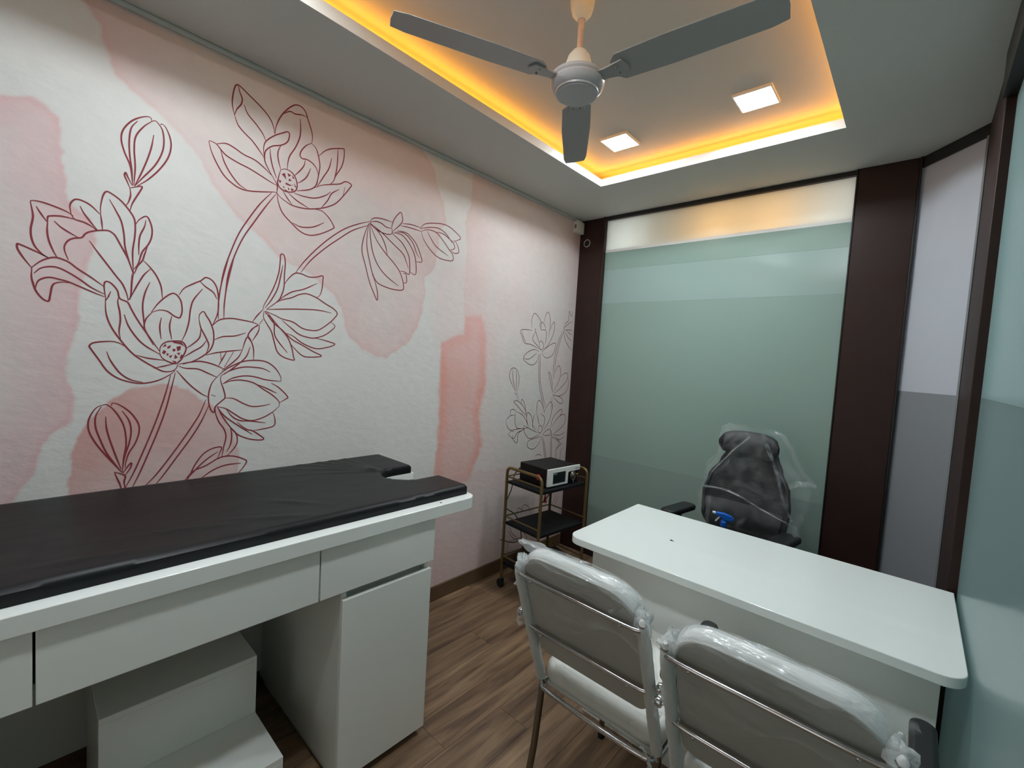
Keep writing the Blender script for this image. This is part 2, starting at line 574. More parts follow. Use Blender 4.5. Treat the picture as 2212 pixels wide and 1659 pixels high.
  [2438,1644,2413,1613,2411,1583,2456,1551,2496,1530],
  [2437,1655,2427,1660,2449,1621,2483,1565],
  [2493,1654,2511,1662,2550,1659,2559,1618,2551,1557],
  [2401,1646,2329,1648,2278,1636,2300,1587,2329,1555,2392,1550,2487,1524],
  [2296,1632,2307,1599,2337,1561],
  [2489,1506,2432,1517,2362,1494,2321,1452,2369,1419,2424,1409,2468,1434,2491,1488],
  [2321,1452,2384,1449,2462,1493],
  [2518,1502,2564,1534,2630,1568,2676,1577,2674,1540,2648,1490,2591,1465,2551,1471,2519,1496],
  [2485,1547,2486,1571,2504,1581,2531,1562,2534,1532,2511,1519,2487,1530,2485,1547],
  [2491,1488,2496,1399,2506,1304,2540,1195,2590,1096],
  [2506,1489,2512,1400,2521,1304,2555,1207,2600,1107],
  [2753,1676,2710,1592,2679,1491,2668,1404,2672,1329],
  [2770,1678,2730,1593,2700,1492,2687,1417,2682,1367],
  [2762,1690,2789,1736,2820,1758,2820,1815,2829,1829,2849,1793,2873,1832],
  [2762,1690,2812,1726,2871,1757],
  [2763,1684,2817,1688,2879,1687],
  [2764,1677,2793,1610,2843,1563,2889,1533],
  [2774,1678,2835,1626,2885,1604],
  [2795,1686,2853,1659,2881,1655],
  [2265,1223,2218,1280,2192,1325,2201,1369,2233,1384,2269,1365,2291,1314,2287,1257,2274,1218],
  [2217,1375,2232,1303,2260,1235],
  [2255,1371,2266,1303,2268,1229],
  [2251,1221,2270,1206,2286,1217],
  [2276,1201,2288,1160],
  [2289,1203,2305,1165],
  [2679,1205,2652,1267,2625,1329,2612,1359,2633,1354,2658,1304,2678,1217],
  [2669,1304,2693,1367,2730,1412,2761,1381,2760,1330,2734,1279,2689,1211],
  [2760,1330,2822,1357,2856,1351,2850,1305,2780,1247,2681,1192],
  [2859,1331,2876,1279,2850,1214,2766,1184,2681,1192],
  [2681,1192,2727,1153,2783,1126,2819,1137,2789,1170,2702,1192],
  [2661,1180,2668,1080],
  [2678,1180,2689,1079],
  [2396,1045,2347,1083,2291,1126,2251,1156,2288,1160,2343,1129,2383,1081,2396,1045],
  [2331,1130,2330,1170,2355,1152,2377,1105,2382,1058],
  [2229,1066,2223,1095,2250,1105,2286,1086],
  [2277,1086,2274,1029,2296,976,2359,965,2422,966],
  [2286,1086,2350,1059,2399,1009,2422,966],
  [2182,1029,2221,1061,2271,1064],
  [2182,1029,2212,976,2273,949],
  [2215,937,2255,962,2359,965,2377,958,2308,940,2285,913,2260,904,2215,937],
  [2377,958,2317,933,2311,870,2270,892,2258,927],
  [2366,982,2389,927,2448,886,2550,907],
  [2365,988,2432,960,2530,921],
  [2422,966,2397,1033,2402,1074,2441,1054,2464,1005,2469,957],
  [2487,1064,2471,1029,2470,981,2508,941],
  [2506,1063,2504,1135,2525,1157,2556,1134,2587,1083,2594,1058],
  [2506,1063,2530,1013,2545,963],
  [2554,1060,2596,1033,2604,996,2585,948],
  [2592,1071,2627,1119,2670,1142,2683,1079,2660,1005,2597,934],
  [2531,946,2544,969,2568,968,2582,942,2565,918,2539,924,2531,946],
  [2581,892,2495,882,2431,870,2426,829,2484,806,2539,829,2582,886],
  [2586,904,2637,931,2678,934,2686,896,2631,892,2586,904],
  [2683,940,2700,1015,2758,1063,2810,1079,2804,1041,2744,999,2696,952],
  [2744,999,2804,1034,2860,1031,2856,966,2795,925,2713,893],
  [2713,893,2800,879,2875,899],
  [2715,880,2804,846,2872,866],
  [2689,927,2705,875,2738,859],
  [2738,859,2795,828,2799,795,2770,765,2775,713],
  [2759,863,2818,819,2815,786],
  [2582,886,2610,809,2632,731,2651,665],
  [2596,885,2626,807,2648,729,2668,663],
  [2687,889,2704,728,2712,657],
  [2703,888,2719,726,2727,655],
  [2781,660,2770,765,2809,800,2859,808],
  [2825,654,2836,758,2866,781],
  [2528,744,2527,756,2566,758,2597,741],
  [2362,359,2367,400,2434,362],
  [2406,362,2412,403,2448,407,2489,374,2501,341],
  [2777,307,2806,340,2844,393],
  [2752,338,2791,376,2819,417],
  [2269,138,2291,174,2361,179,2434,172],
  [2275,261,2323,201,2417,152],
  [2290,281,2321,225,2378,186],
  [2429,222,2470,175,2495,118],
 ],
}
PATCHES = {
 'lotus_low': [[355, 1403, 363, 1398, 357, 1387, 350, 1392], [379, 1435, 406, 1434, 418, 1418, 404, 1426, 383, 1430], [392, 1417, 406, 1420, 404, 1406, 395, 1400], [381, 1409, 390, 1408, 388, 1399, 381, 1400], [406, 1389, 413, 1387, 409, 1373, 402, 1375], [370, 1382, 381, 1386, 375, 1374], [388, 1389, 397, 1378, 386, 1372], [365, 1415, 376, 1422, 374, 1412, 366, 1407], [351, 1412, 360, 1426, 363, 1417], [393, 1394, 404, 1396, 400, 1386], [363, 1393, 371, 1389, 365, 1381], [379, 1366, 393, 1364, 389, 1356]],
 'lotus_top': [[734, 2144, 747, 2153, 753, 2128, 742, 2138], [764, 2137, 775, 2130, 762, 2125], [751, 2116, 773, 2112, 793, 2121, 768, 2107, 751, 2108], [740, 2093, 749, 2093, 743, 2099], [746, 2089, 766, 2081, 752, 2078], [784, 2124, 796, 2108, 789, 2108], [760, 2099, 768, 2093, 762, 2088], [722, 2118, 734, 2117, 729, 2105], [775, 2155, 787, 2142, 778, 2141], [756, 2156, 772, 2152, 762, 2142], [772, 2100, 785, 2097, 775, 2087]],
}
WASH = {
 'left_edge': [(-0.318, 1.979), (0.027, 2.139), (0.092, 2.101), (0.096, 1.993), (0.102, 1.926), (0.114, 1.859), (0.167, 1.817), (0.174, 1.745), (0.162, 1.669), (0.144, 1.563), (0.136, 1.489), (0.117, 1.384), (0.118, 1.281), (0.124, 1.206), (0.118, 1.146), (0.074, 1.113), (0.049, 1.064), (0.02, 0.981), (-0.009, 0.922), (-0.032, 0.863), (-0.336, 0.935)],
 'stain_low': [(0.157, 1.167), (0.198, 1.219), (0.251, 1.257), (0.3, 1.28), (0.365, 1.285), (0.435, 1.257), (0.494, 1.212), (0.558, 1.142), (0.593, 1.037), (0.614, 0.844), (0.624, 0.373), (0.117, 0.563), (0.116, 1.026)],
 'top_wash': [(0.064, 2.616), (0.181, 2.408), (0.214, 2.299), (0.284, 2.251), (0.331, 2.214), (0.396, 2.165), (0.474, 2.061), (0.547, 1.971), (0.576, 1.927), (0.657, 1.872), (0.729, 1.798), (0.844, 1.762), (0.972, 1.68), (1.014, 1.618), (1.055, 1.514), (1.183, 1.415), (1.246, 1.406), (1.361, 1.464), (1.454, 1.586), (1.473, 1.714), (1.468, 1.849), (1.523, 1.908), (1.561, 2.066), (1.593, 2.174), (1.574, 2.268), (1.548, 2.31), (1.495, 2.415), (1.395, 2.543), (0.89, 2.732), (0.396, 2.927)],
 'right_wash': [(1.781, 2.539), (1.775, 2.432), (1.775, 2.327), (1.737, 2.211), (1.763, 2.006), (1.757, 1.845), (1.772, 1.577), (1.678, 1.556), (1.613, 1.512), (1.614, 1.355), (1.617, 1.091), (1.618, 0.93), (1.603, 0.798), (1.608, 0.554), (1.652, -0.154), (3.354, -0.862), (2.878, 2.921)],
 'salmon': [(1.769, 1.677), (1.906, 1.7), (1.959, 1.535), (1.972, 1.275), (1.936, 1.072), (1.97, 0.894), (1.868, 0.673), (1.687, 0.648), (1.611, 0.662), (1.603, 0.798), (1.618, 0.93), (1.617, 1.091), (1.614, 1.355), (1.613, 1.512), (1.678, 1.556), (1.772, 1.577)],
 'low_mauve': [(1.566, 0.71), (1.827, 0.709), (1.983, 0.726), (2.199, 0.713), (2.5, 0.636), (2.969, 0.603), (3.13, -0.769), (1.534, -0.105)],
 'pale_right': [(2.009, 1.421), (2.176, 1.488), (2.408, 1.564), (2.585, 1.374), (2.566, 1.036), (2.486, 0.773), (2.148, 0.782), (2.017, 1.068)],
}

# ------------------------------------------------------------------ materials
M = {}
M['paint'] = material('ceiling_paint', (198, 197, 192), 0.75, bump=(60, 0.05, 0.002))
M['wall_paint'] = material('wall_paint', (214, 212, 206), 0.7)
M['dark_wood'] = material('dark_wenge_laminate', (46, 27, 22), 0.5, spec=0.3, noise=(9, 0.35))
M['black_trim'] = material('black_trim', (22, 19, 19), 0.45)
M['laminate'] = material('white_gloss_laminate', (238, 239, 235), 0.22, spec=0.5, noise=(2.5, 0.03))
M['laminate_dull'] = material('white_carcass_laminate', (218, 219, 214), 0.4)
M['desk_top'] = material('white_desk_laminate', (232, 236, 232), 0.16, spec=0.5)
M['leather'] = material('black_leatherette', (15, 15, 17), 0.43, spec=0.3, bump=(420, 0.12, 0.001))
M['chrome'] = material('chrome', (205, 205, 208), 0.14, metal=1.0)
M['steel_dull'] = material('brushed_leg_metal', (140, 132, 120), 0.3, metal=1.0)
M['brass'] = material('antique_gold_paint', (112, 92, 56), 0.42, metal=0.55)
M['black_plastic'] = material('black_plastic', (20, 20, 21), 0.5)
M['black_shelf'] = material('black_shelf_board', (15, 15, 17), 0.6, spec=0.25)
M['black_metal'] = material('black_powder_coat', (20, 17, 17), 0.5, spec=0.25)
M['rubber'] = material('black_rubber', (17, 17, 18), 0.7)
M['white_plastic'] = material('white_plastic', (226, 226, 222), 0.35)
M['seat_white'] = material('white_leatherette', (222, 221, 215), 0.5, bump=(200, 0.05, 0.001))
M['board_grey'] = material('taupe_back_board', (176, 173, 166), 0.6, noise=(7, 0.1))
M['foam'] = material('foam_wrap', (206, 206, 203), 0.75, bump=(40, 0.7, 0.006))
M['film'] = plastic_film('clear_packing_film', 0.05, 0.24, scale=20, stretch=(0.3, 1, 1), rough=0.1, bump=1.0)
M['film_white'] = plastic_film('milky_packing_film', 0.42, 0.62, scale=34, stretch=(0.22, 1, 1), rough=0.1, bump=1.0)
M['film_bag'] = plastic_film('clear_dust_bag', 0.02, 0.11, scale=9, rough=0.12)
M['mesh_dark'] = material('charcoal_mesh', (22, 22, 25), 0.6)
M['chair_frame'] = material('charcoal_chair_plastic', (24, 24, 27), 0.45)
M['blue_plastic'] = material('blue_plastic', (16, 92, 190), 0.35)
M['clear_bottle'] = material('dark_bottle', (60, 70, 78), 0.2)
M['red_plastic'] = material('red_plastic', (190, 24, 30), 0.35)
M['screen'] = material('black_screen', (14, 20, 24), 0.12)
M['fan_grey'] = material('fan_grey_enamel', (176, 176, 178), 0.3)
M['fan_cream'] = material('fan_cream_plastic', (222, 221, 208), 0.4)
M['fan_blade'] = material('fan_blade_grey', (152, 152, 150), 0.4)
M['rust'] = material('fan_rod_worn_paint', (206, 178, 160), 0.6, noise=(40, 0.35))
M['print_red'] = material('mural_line_ink', (134, 44, 52), 0.7)
M['print_brown'] = material('mural_line_ink_dull', (110, 62, 62), 0.7)
M['brown_skirting'] = material('brown_skirting_wood', (98, 74, 52), 0.5, noise=(14, 0.2))
M['grey_mark'] = material('grey_print', (120, 122, 124), 0.6)
M['lamp'] = emission('panel_light', (236, 249, 255), PANEL_POWER)
M['amber'] = emission('amber_led_strip', (255, 168, 46), COVE_POWER)
M['lobby_lamp'] = emission('lobby_lamp_warm', (255, 196, 120), LOBBY_POWER)
M['lobby_lamp_cool'] = emission('lobby_lamp_cool', (225, 240, 255), LOBBY_POWER)  # for the added cool globes that replace daylight behind the top strip
M['lobby_paint'] = material('lobby_paint', (196, 200, 194), 0.8)
M['glass_top'] = frosted('frosted_glass_clear_strip', (196, 196, 188), (245, 244, 236), 0.62, 0.2)
M['glass_film'] = frosted('frosted_glass_green_film', (158, 180, 170), (150, 178, 168), 0.25, 0.2)
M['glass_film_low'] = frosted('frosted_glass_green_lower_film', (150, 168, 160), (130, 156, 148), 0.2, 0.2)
M['glass_film_light'] = frosted('frosted_glass_pale_film', (168, 188, 182), (170, 194, 190), 0.25, 0.2)
M['glass_grey'] = frosted('frosted_glass_grey', (204, 206, 212), (190, 194, 205), 0.3, 0.25)
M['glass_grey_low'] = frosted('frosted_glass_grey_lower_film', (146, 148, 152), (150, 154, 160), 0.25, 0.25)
M['glass_door'] = frosted('frosted_glass_door', (205, 208, 205), (250, 250, 248), 0.75, 0.3)  # pane of the added door, lets fill light through
M['glass_blue'] = frosted('frosted_glass_blue_green', (160, 182, 182), (190, 215, 215), 0.36, 0.2)
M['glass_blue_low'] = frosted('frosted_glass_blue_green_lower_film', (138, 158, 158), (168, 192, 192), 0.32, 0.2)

def wood_floor_mat():
    m = bpy.data.materials.new('brown_oak_vinyl')
    m.use_nodes = True
    nt = m.node_tree
    b = nt.nodes['Principled BSDF']
    b.inputs['Roughness'].default_value = 0.42
    tc = nt.nodes.new('ShaderNodeTexCoord')
    oi = nt.nodes.new('ShaderNodeObjectInfo')
    mp = nt.nodes.new('ShaderNodeMapping')
    mp.inputs['Scale'].default_value = (16, 1.3, 1)
    nt.links.new(tc.outputs['Object'], mp.inputs['Vector'])
    cm = nt.nodes.new('ShaderNodeCombineXYZ')
    ml = nt.nodes.new('ShaderNodeMath'); ml.operation = 'MULTIPLY'; ml.inputs[1].default_value = 60
    nt.links.new(oi.outputs['Random'], ml.inputs[0])
    nt.links.new(ml.outputs['Value'], cm.inputs['X'])
    nt.links.new(ml.outputs['Value'], cm.inputs['Y'])
    nt.links.new(cm.outputs['Vector'], mp.inputs['Location'])
    n = nt.nodes.new('ShaderNodeTexNoise')
    n.inputs['Scale'].default_value = 1.6; n.inputs['Detail'].default_value = 9
    n.inputs['Roughness'].default_value = 0.62; n.inputs['Distortion'].default_value = 0.5
    nt.links.new(mp.outputs['Vector'], n.inputs['Vector'])
    cr = nt.nodes.new('ShaderNodeValToRGB')
    e = cr.color_ramp.elements
    e[0].position = 0.30; e[0].color = lin((74, 54, 40))
    e[1].position = 0.68; e[1].color = lin((150, 122, 94))
    k = e.new(0.48); k.color = lin((120, 94, 72))
    nt.links.new(n.outputs['Fac'], cr.inputs['Fac'])
    hs = nt.nodes.new('ShaderNodeHueSaturation')
    mr = nt.nodes.new('ShaderNodeMapRange')
    mr.inputs['To Min'].default_value = 0.82; mr.inputs['To Max'].default_value = 1.16
    nt.links.new(oi.outputs['Random'], mr.inputs['Value'])
    nt.links.new(mr.outputs['Result'], hs.inputs['Value'])
    nt.links.new(cr.outputs['Color'], hs.inputs['Color'])
    nt.links.new(hs.outputs['Color'], b.inputs['Base Color'])
    bp = nt.nodes.new('ShaderNodeBump'); bp.inputs['Strength'].default_value = 0.15
    bp.inputs['Distance'].default_value = 0.002
    nt.links.new(n.outputs['Fac'], bp.inputs['Height'])
    nt.links.new(bp.outputs['Normal'], b.inputs['Normal'])
    return m
M['floor'] = wood_floor_mat()

def mural_mat():
    m = bpy.data.materials.new('mural_paper')
    m.use_nodes = True
    nt = m.node_tree
    b = nt.nodes['Principled BSDF']
    b.inputs['Roughness'].default_value = 0.62
    b.inputs['Specular IOR Level'].default_value = 0.3
    a = nt.nodes.new('ShaderNodeAttribute'); a.attribute_name = 'wash'
    nt.links.new(a.outputs['Color'], b.inputs['Base Color'])
    tc = nt.nodes.new('ShaderNodeTexCoord')
    mp = nt.nodes.new('ShaderNodeMapping')
    mp.inputs['Rotation'].default_value = (math.radians(-25), 0, 0)
    mp.inputs['Scale'].default_value = (1, 18, 34)
    nt.links.new(tc.outputs['Object'], mp.inputs['Vector'])
    n = nt.nodes.new('ShaderNodeTexNoise')
    n.inputs['Scale'].default_value = 1.0; n.inputs['Detail'].default_value = 5
    nt.links.new(mp.outputs['Vector'], n.inputs['Vector'])
    bp = nt.nodes.new('ShaderNodeBump'); bp.inputs['Strength'].default_value = 0.32
    bp.inputs['Distance'].default_value = 0.006
    nt.links.new(n.outputs['Fac'], bp.inputs['Height'])
    nt.links.new(bp.outputs['Normal'], b.inputs['Normal'])
    return m
M['mural'] = mural_mat()

# ------------------------------------------------------------------ room shell
XR, YB, YF = 2.16, 2.90, -1.60       # right glass, back wall, wall behind the camera
ZC, ZU = 2.517, 2.63                 # lower ceiling, recessed ceiling
TX0, TX1, TY0, TY1 = 0.483, 1.685, 0.12, 2.383   # opening of the ceiling recess

# floor: sub-base and single planks
floor = struct(MB().box(-0.12, 2.5, YF - 0.1, 4.4, -0.06, -0.006).build('floor', M['brown_skirting']),
               'brown wood-look plank floor of the small room', 'floor')
PW, PL = 0.1525, 1.22
joint = {5: 1.345, 0: 1.94, 4: 1.056}
plank_mesh = {}
for row in range(-1, 14):
    x0 = 0.0665 + PW * row; x1 = x0 + PW
    x0c, x1c = max(0.0, x0), min(2.16, x1)
    if x1c - x0c < 0.02: continue
    y = joint.get(row, random.uniform(0.3, 1.5))
    while y > YF: y -= PL
    while y < 2.9:
        ya, yb = max(YF, y), min(2.9, y + PL)
        if yb - ya > 0.05:
            g = 0.0007
            key = (round(x1c - x0c, 3), round(yb - ya, 3))
            if key not in plank_mesh:
                w, l = (x1c - x0c) / 2 - g, (yb - ya) / 2 - g
                o = MB().box(-w, w, -l, l, -0.006, 0).build('plank', M['floor'], floor, bevel=0.0008, seg=1)
                plank_mesh[key] = o.data
            else:
                o = bpy.data.objects.new('plank', plank_mesh[key]); COL.objects.link(o); o.parent = floor
            o.location = ((x0c + x1c) / 2, (ya + yb) / 2, 0)
        y += PL

# left wall with the painted-look paper
def poly_signed(y, z, poly):
    """signed distance to a closed outline, negative inside"""
    d = np.full(y.shape, 9.0); inside = np.zeros(y.shape, bool)
    n = len(poly)
    for i in range(n):
        ay, az = poly[i]; by, bz = poly[(i + 1) % n]
        ey, ez = by - ay, bz - az
        t = np.clip(((y - ay) * ey + (z - az) * ez) / (ey * ey + ez * ez + 1e-12), 0, 1)
        d = np.minimum(d, np.hypot(y - ay - t * ey, z - az - t * ez))
        c = ((az > z) != (bz > z)) & (y < (by - ay) * (z - az) / (bz - az + 1e-12) + ay)
        inside ^= c
    return np.where(inside, -d, d)

def make_mural():
    st = 0.006
    ys = np.arange(-0.5, 2.905, st); ys = np.append(ys, 2.905)
    zs = np.arange(0.0, ZC, st); zs = np.append(zs, ZC + 0.01)
    Yg, Zg = np.meshgrid(ys, zs, indexing='ij')
    nz = Noise2(3); n2 = Noise2(5); n3 = Noise2(9)
    wy = Yg + (nz.fbm(Yg * 9, Zg * 9) - 0.5) * 0.040 + (n2.fbm(Yg * 34, Zg * 34) - 0.5) * 0.014
    wz = Zg + (n2.fbm(Yg * 9 + 40, Zg * 9) - 0.5) * 0.040 + (nz.fbm(Yg * 34 + 7, Zg * 34) - 0.5) * 0.014
    base = np.array(lin((217, 212, 208))[:3])
    colr = np.ones(Yg.shape + (3,)) * base
    blot = n3.fbm(Yg * 2.2, Zg * 2.2, 5)
    fine = nz.fbm(Yg * 26 + 9, Zg * 34, 4)
    def wash(key, rgb, strength, soft, edge=0.0, fade=None, var=0.5):
        nonlocal colr
        d = poly_signed(wy, wz, WASH[key])
        a = np.clip(0.5 - d / soft, 0, 1); a = a * a * (3 - 2 * a)
        if fade:
            a *= np.clip(1 - np.clip(-d - fade[0], 0, 9) / fade[1], fade[2], 1)
        a *= strength * (1 - var + 2 * var * blot)
        if edge:
            a += edge * np.exp(-((d + 0.006) / 0.009) ** 2) * np.clip(0.3 + 1.4 * (fine - 0.3), 0, 1.5)
        a = np.clip(a, 0, 1)[..., None]
        colr = colr * (1 - a) + np.array(lin(rgb)[:3]) * a
    wash('left_edge', (216, 178, 178), 0.66, 0.010, 0.34, (0.02, 0.30, 0.45), 0.7)
    wash('stain_low', (208, 160, 154), 0.82, 0.008, 0.10, (0.22, 0.5, 0.35), 0.6)
    wash('top_wash', (218, 184, 180), 0.62, 0.010, 0.34, (0.02, 0.5, 0.55), 0.8)
    wash('right_wash', (218, 188, 183), 0.66, 0.006, 0.16, (0.03, 0.6, 0.72), 0.7)
    wash('pale_right', (206, 202, 198), 0.6, 0.25)
    wash('salmon', (222, 160, 148), 0.95, 0.035, 0.0, (0.02, 0.12, 0.55), 0.5)
    wash('low_mauve', (214, 182, 180), 0.5, 0.012, 0.34, (0.02, 0.4, 0.5), 0.7)
    # soft pink clouds
    cl = np.clip((nz.fbm(Yg * 1.1 + 3, Zg * 1.1 + 8, 3) - 0.52) * 3, 0, 0.35)[..., None]
    colr = colr * (1 - cl) + np.array(lin((226, 190, 186))[:3]) * cl
    colr *= (0.965 + 0.07 * fine)[..., None]
    colr = np.clip(colr, 0, 0.9)
    ny, nzc = Yg.shape
    co = np.stack([np.zeros_like(Yg), Yg, Zg], -1).reshape(-1, 3)
    i, j = np.meshgrid(np.arange(ny - 1), np.arange(nzc - 1), indexing='ij')
    a = (i * nzc + j).ravel()
    quads = np.stack([a, a + nzc, a + nzc + 1, a + 1], -1)
    # backing slab
    k = len(co)
    x0, x1 = -0.1, -0.002
    slab = np.array([(x0, YF, 0), (x1, YF, 0), (x1, YB + .02, 0), (x0, YB + .02, 0),
                     (x0, YF, 2.75), (x1, YF, 2.75), (x1, YB + .02, 2.75), (x0, YB + .02, 2.75)])
    sq = np.array([(0, 3, 2, 1), (4, 5, 6, 7), (0, 1, 5, 4), (1, 2, 6, 5), (2, 3, 7, 6), (3, 0, 4, 7)]) + k
    co = np.vstack([co, slab]); quads = np.vstack([quads, sq])
    me = bpy.data.meshes.new('wall_left')
    me.vertices.add(len(co)); me.vertices.foreach_set('co', co.ravel())
    me.loops.add(quads.size); me.loops.foreach_set('vertex_index', quads.ravel().astype(np.int32))
    me.polygons.add(len(quads))
    me.polygons.foreach_set('loop_start', np.arange(0, quads.size, 4, dtype=np.int32))
    me.update(calc_edges=True)
    at = me.color_attributes.new('wash', 'FLOAT_COLOR', 'POINT')
    rgba = np.ones((len(co), 4)); rgba[:k, :3] = colr.reshape(-1, 3); rgba[k:, :3] = base
    at.data.foreach_set('color', rgba.ravel().astype(np.float32))
    me.materials.append(M['mural'])
    ob = bpy.data.objects.new('wall_left', me); COL.objects.link(ob)
    return ob
wall_left = struct(make_mural(), 'white wall paper with pink watercolour stains and large red line-drawn flowers', 'wall')

def ribbon(mb, pts, w, x):
    P = smooth_path([(0, a / 1000.0, b / 1000.0) for a, b in zip(pts[::2], pts[1::2])], 5)
    n = len(P)
    L = [0]
    for a, b in zip(P, P[1:]): L.append(L[-1] + (b - a).length)
    tot = L[-1] or 1
    vs = []
    for i, p in enumerate(P):
        d = (P[min(i + 1, n - 1)] - P[max(i - 1, 0)])
        nrm = Vector((0, -d.z, d.y)).normalized()
        e = min(L[i], tot - L[i])
        ww = w * (0.45 + 0.55 * min(1, e / (0.02 + 0.12 * tot))) * 0.5
        vs += [(x, p.y + nrm.y * ww, p.z + nrm.z * ww), (x, p.y - nrm.y * ww, p.z - nrm.z * ww)]
    mb.add(vs, [(2 * i, 2 * i + 1, 2 * i + 3, 2 * i + 2) for i in range(n - 1)])

for k, (key, strokes) in enumerate(STROKES.items()):
    mb = MB()
    w = 0.0044 if key == 'spray_small' else 0.0049
    for j, s in enumerate(strokes):
        ribbon(mb, s, w, 0.0006 + 0.00001 * (j % 7))
    for p in PATCHES.get(key, []):
        pts = [(0.0007, a / 1000.0, b / 1000.0) for a, b in zip(p[::2], p[1::2])]
        mb.add(pts, [tuple(range(len(pts)))])
    o = mb.build('flower_print', M['print_brown'] if key == 'spray_small' else M['print_red'], wall_left)
    o['label'] = {'bud_top': 'red outline of a closed bud on a stem', 'lily_left': 'red outline of a lily seen from the side',
                  'lotus_low': 'red outline of an open flower with a speckled centre', 'bud_low': 'red outline of a bud just above the black pad',
                  'lily_right': 'red outline of a half-open flower', 'leaf_low': 'red outline of leaves at the pad edge',
                  'fan': 'red outline of a fan-shaped flower', 'hanging': 'red outline of a drooping flower on an arched stem',
                  'hanging_small': 'red outline of a small drooping bud', 'lotus_top': 'red outline of the topmost open flower',
                  'spray_small': 'thin brown-red flower spray near the corner'}[key]

struct(MB().box(-0.1, 0.75, YF - 0.1, YF, 0, 2.75).box(1.95, 2.5, YF - 0.1, YF, 0, 2.75).box(0.75, 1.95, YF - 0.1, YF, 2.2, 2.75).build('wall_front', M['wall_paint']), 'plain pale wall behind the viewer', 'wall')
d1 = thing('door_1', 'frosted glass double door behind the viewer letting daylight in', 'door', (1.35, YF - 0.05, 0))
tag(d1, kind='structure')  # unseen door, added to bring fill light into the room
for sx in (-1, 1):
    lf = MB().box(min(0, sx * 0.6), max(0, sx * 0.6), -0.02, 0.02, 0, 0.10).box(min(0, sx * 0.6), max(0, sx * 0.6), -0.02, 0.02, 2.12, 2.2)
    lf.box(sx * 0.57 - 0.03, sx * 0.57 + 0.03, -0.02, 0.02, 0.10, 2.12).box(sx * 0.03 - 0.029, sx * 0.03 + 0.029, -0.02, 0.02, 0.10, 2.12)
    lo_ = lf.build('door_leaf', M['dark_wood'], d1)
    MB().box(min(sx * .06, sx * .54), max(sx * .06, sx * .54), -0.005, 0.005, 0.10, 2.12).build('pane', M['glass_door'], lo_)
    MB().tube([(sx * 0.035, 0.05, 0.9), (sx * 0.035, 0.05, 1.2)], 0.01, 10).build('handle', M['chrome'], lo_, smooth=50)
struct(MB().box(XR, XR + 0.1, YF, -0.25, 0, 2.75).build('wall_right', M['wall_paint']), 'plain pale stretch of the right wall behind the viewer', 'wall')

base_l = struct(MB().box(0.0, 0.012, YF, 2.885, 0, 0.088).build('baseboard_left', M['brown_skirting'], bevel=0.003),
                'brown wooden skirting along the flower wall', 'skirting')

# ceiling: lowered border with a recess lit from the edge
c = MB()
E = 0.012
for (x0, x1, y0, y1) in ((-0.1, TX0 - E, YF, YB + 0.1), (TX1 + E, 2.5, YF, YB + 0.1), (TX0 - E, TX1 + E, YF, TY0 - E), (TX0 - E, TX1 + E, TY1 + E, YB + 0.1)):
    c.box(x0, x1, y0, y1, ZC, ZC + 0.012)
ceiling = struct(c.build('ceiling', M['paint']), 'grey-white lowered ceiling border around a lit recess', 'ceiling')
MB().box(-0.1, 2.5, YF - 0.1, YB + 0.1, ZU, ZU + 0.06).build('recess_ceiling', M['paint'], ceiling)
LIP = 0.043
MB().box(TX0 - 0.012, TX0, TY0 - 0.012, TY1 + 0.012, ZC, ZC + LIP).build('recess_lip', M['paint'], ceiling)
MB().box(TX1, TX1 + 0.012, TY0 - 0.012, TY1 + 0.012, ZC, ZC + LIP).build('recess_lip', M['paint'], ceiling)
MB().box(TX0, TX1, TY1, TY1 + 0.012, ZC, ZC + LIP).build('recess_lip', M['paint'], ceiling)
MB().box(TX0, TX1, TY0 - 0.012, TY0, ZC, ZC + LIP).build('recess_lip', M['paint'], ceiling)
# back of the light channel
ch = MB()
d = 0.13
ch.box(TX0 - d - 0.01, TX0 - d, TY0 - d, TY1 + d, ZC + 0.012, ZU)
ch.box(TX1 + d, TX1 + d + 0.01, TY0 - d, TY1 + d, ZC + 0.012, ZU)
ch.box(TX0 - d, TX1 + d, TY1 + d, TY1 + d + 0.01, ZC + 0.012, ZU)
ch.box(TX0 - d, TX1 + d, TY0 - d - 0.01, TY0 - d, ZC + 0.012, ZU)
ch.build('light_channel', M['paint'], ceiling)
struct(MB().box(0.0, 0.016, YF, 2.90, ZC - 0.016, ZC).build('trim_1', M['paint'], bevel=0.004),
       'slim grey ceiling moulding above the flower wall', 'moulding')

# amber light strips lying in the channel
for nm, b, lab in (('led_strip', (TX0 - 0.075, TX0 - 0.065, TY0 - .05, TY1 + .05), 'amber light strip hidden along the ceiling recess on the flower wall side'),
                   ('led_strip', (TX1 + 0.065, TX1 + 0.075, TY0 - .05, TY1 + .05), 'amber light strip hidden along the ceiling recess on the right glass side'),
                   ('led_strip', (TX0 - .05, TX1 + .05, TY1 + 0.065, TY1 + 0.075), 'amber light strip hidden along the ceiling recess above the back glass'),
                   ('led_strip', (TX0 - .05, TX1 + .05, TY0 - 0.075, TY0 - 0.065), 'amber light strip hidden along the ceiling recess behind the viewer')):
    t = thing(nm, lab, 'light strip', ((b[0] + b[1]) / 2, (b[2] + b[3]) / 2, ZC + 0.012), group='amber strips in the ceiling recess')
    hx, hy = (b[1] - b[0]) / 2, (b[3] - b[2]) / 2
    MB().box(-hx - .002, hx + .002, -hy, hy, 0, 0.040).build('strip_base', M['white_plastic'], t)
    MB().box(-min(hx, hx if hx > .02 else .0016), min(hx, hx if hx > .02 else .0016), -min(hy, hy if hy > .02 else .0016), min(hy, hy if hy > .02 else .0016), 0.040, 0.061).build('light_band', M['amber'], t)

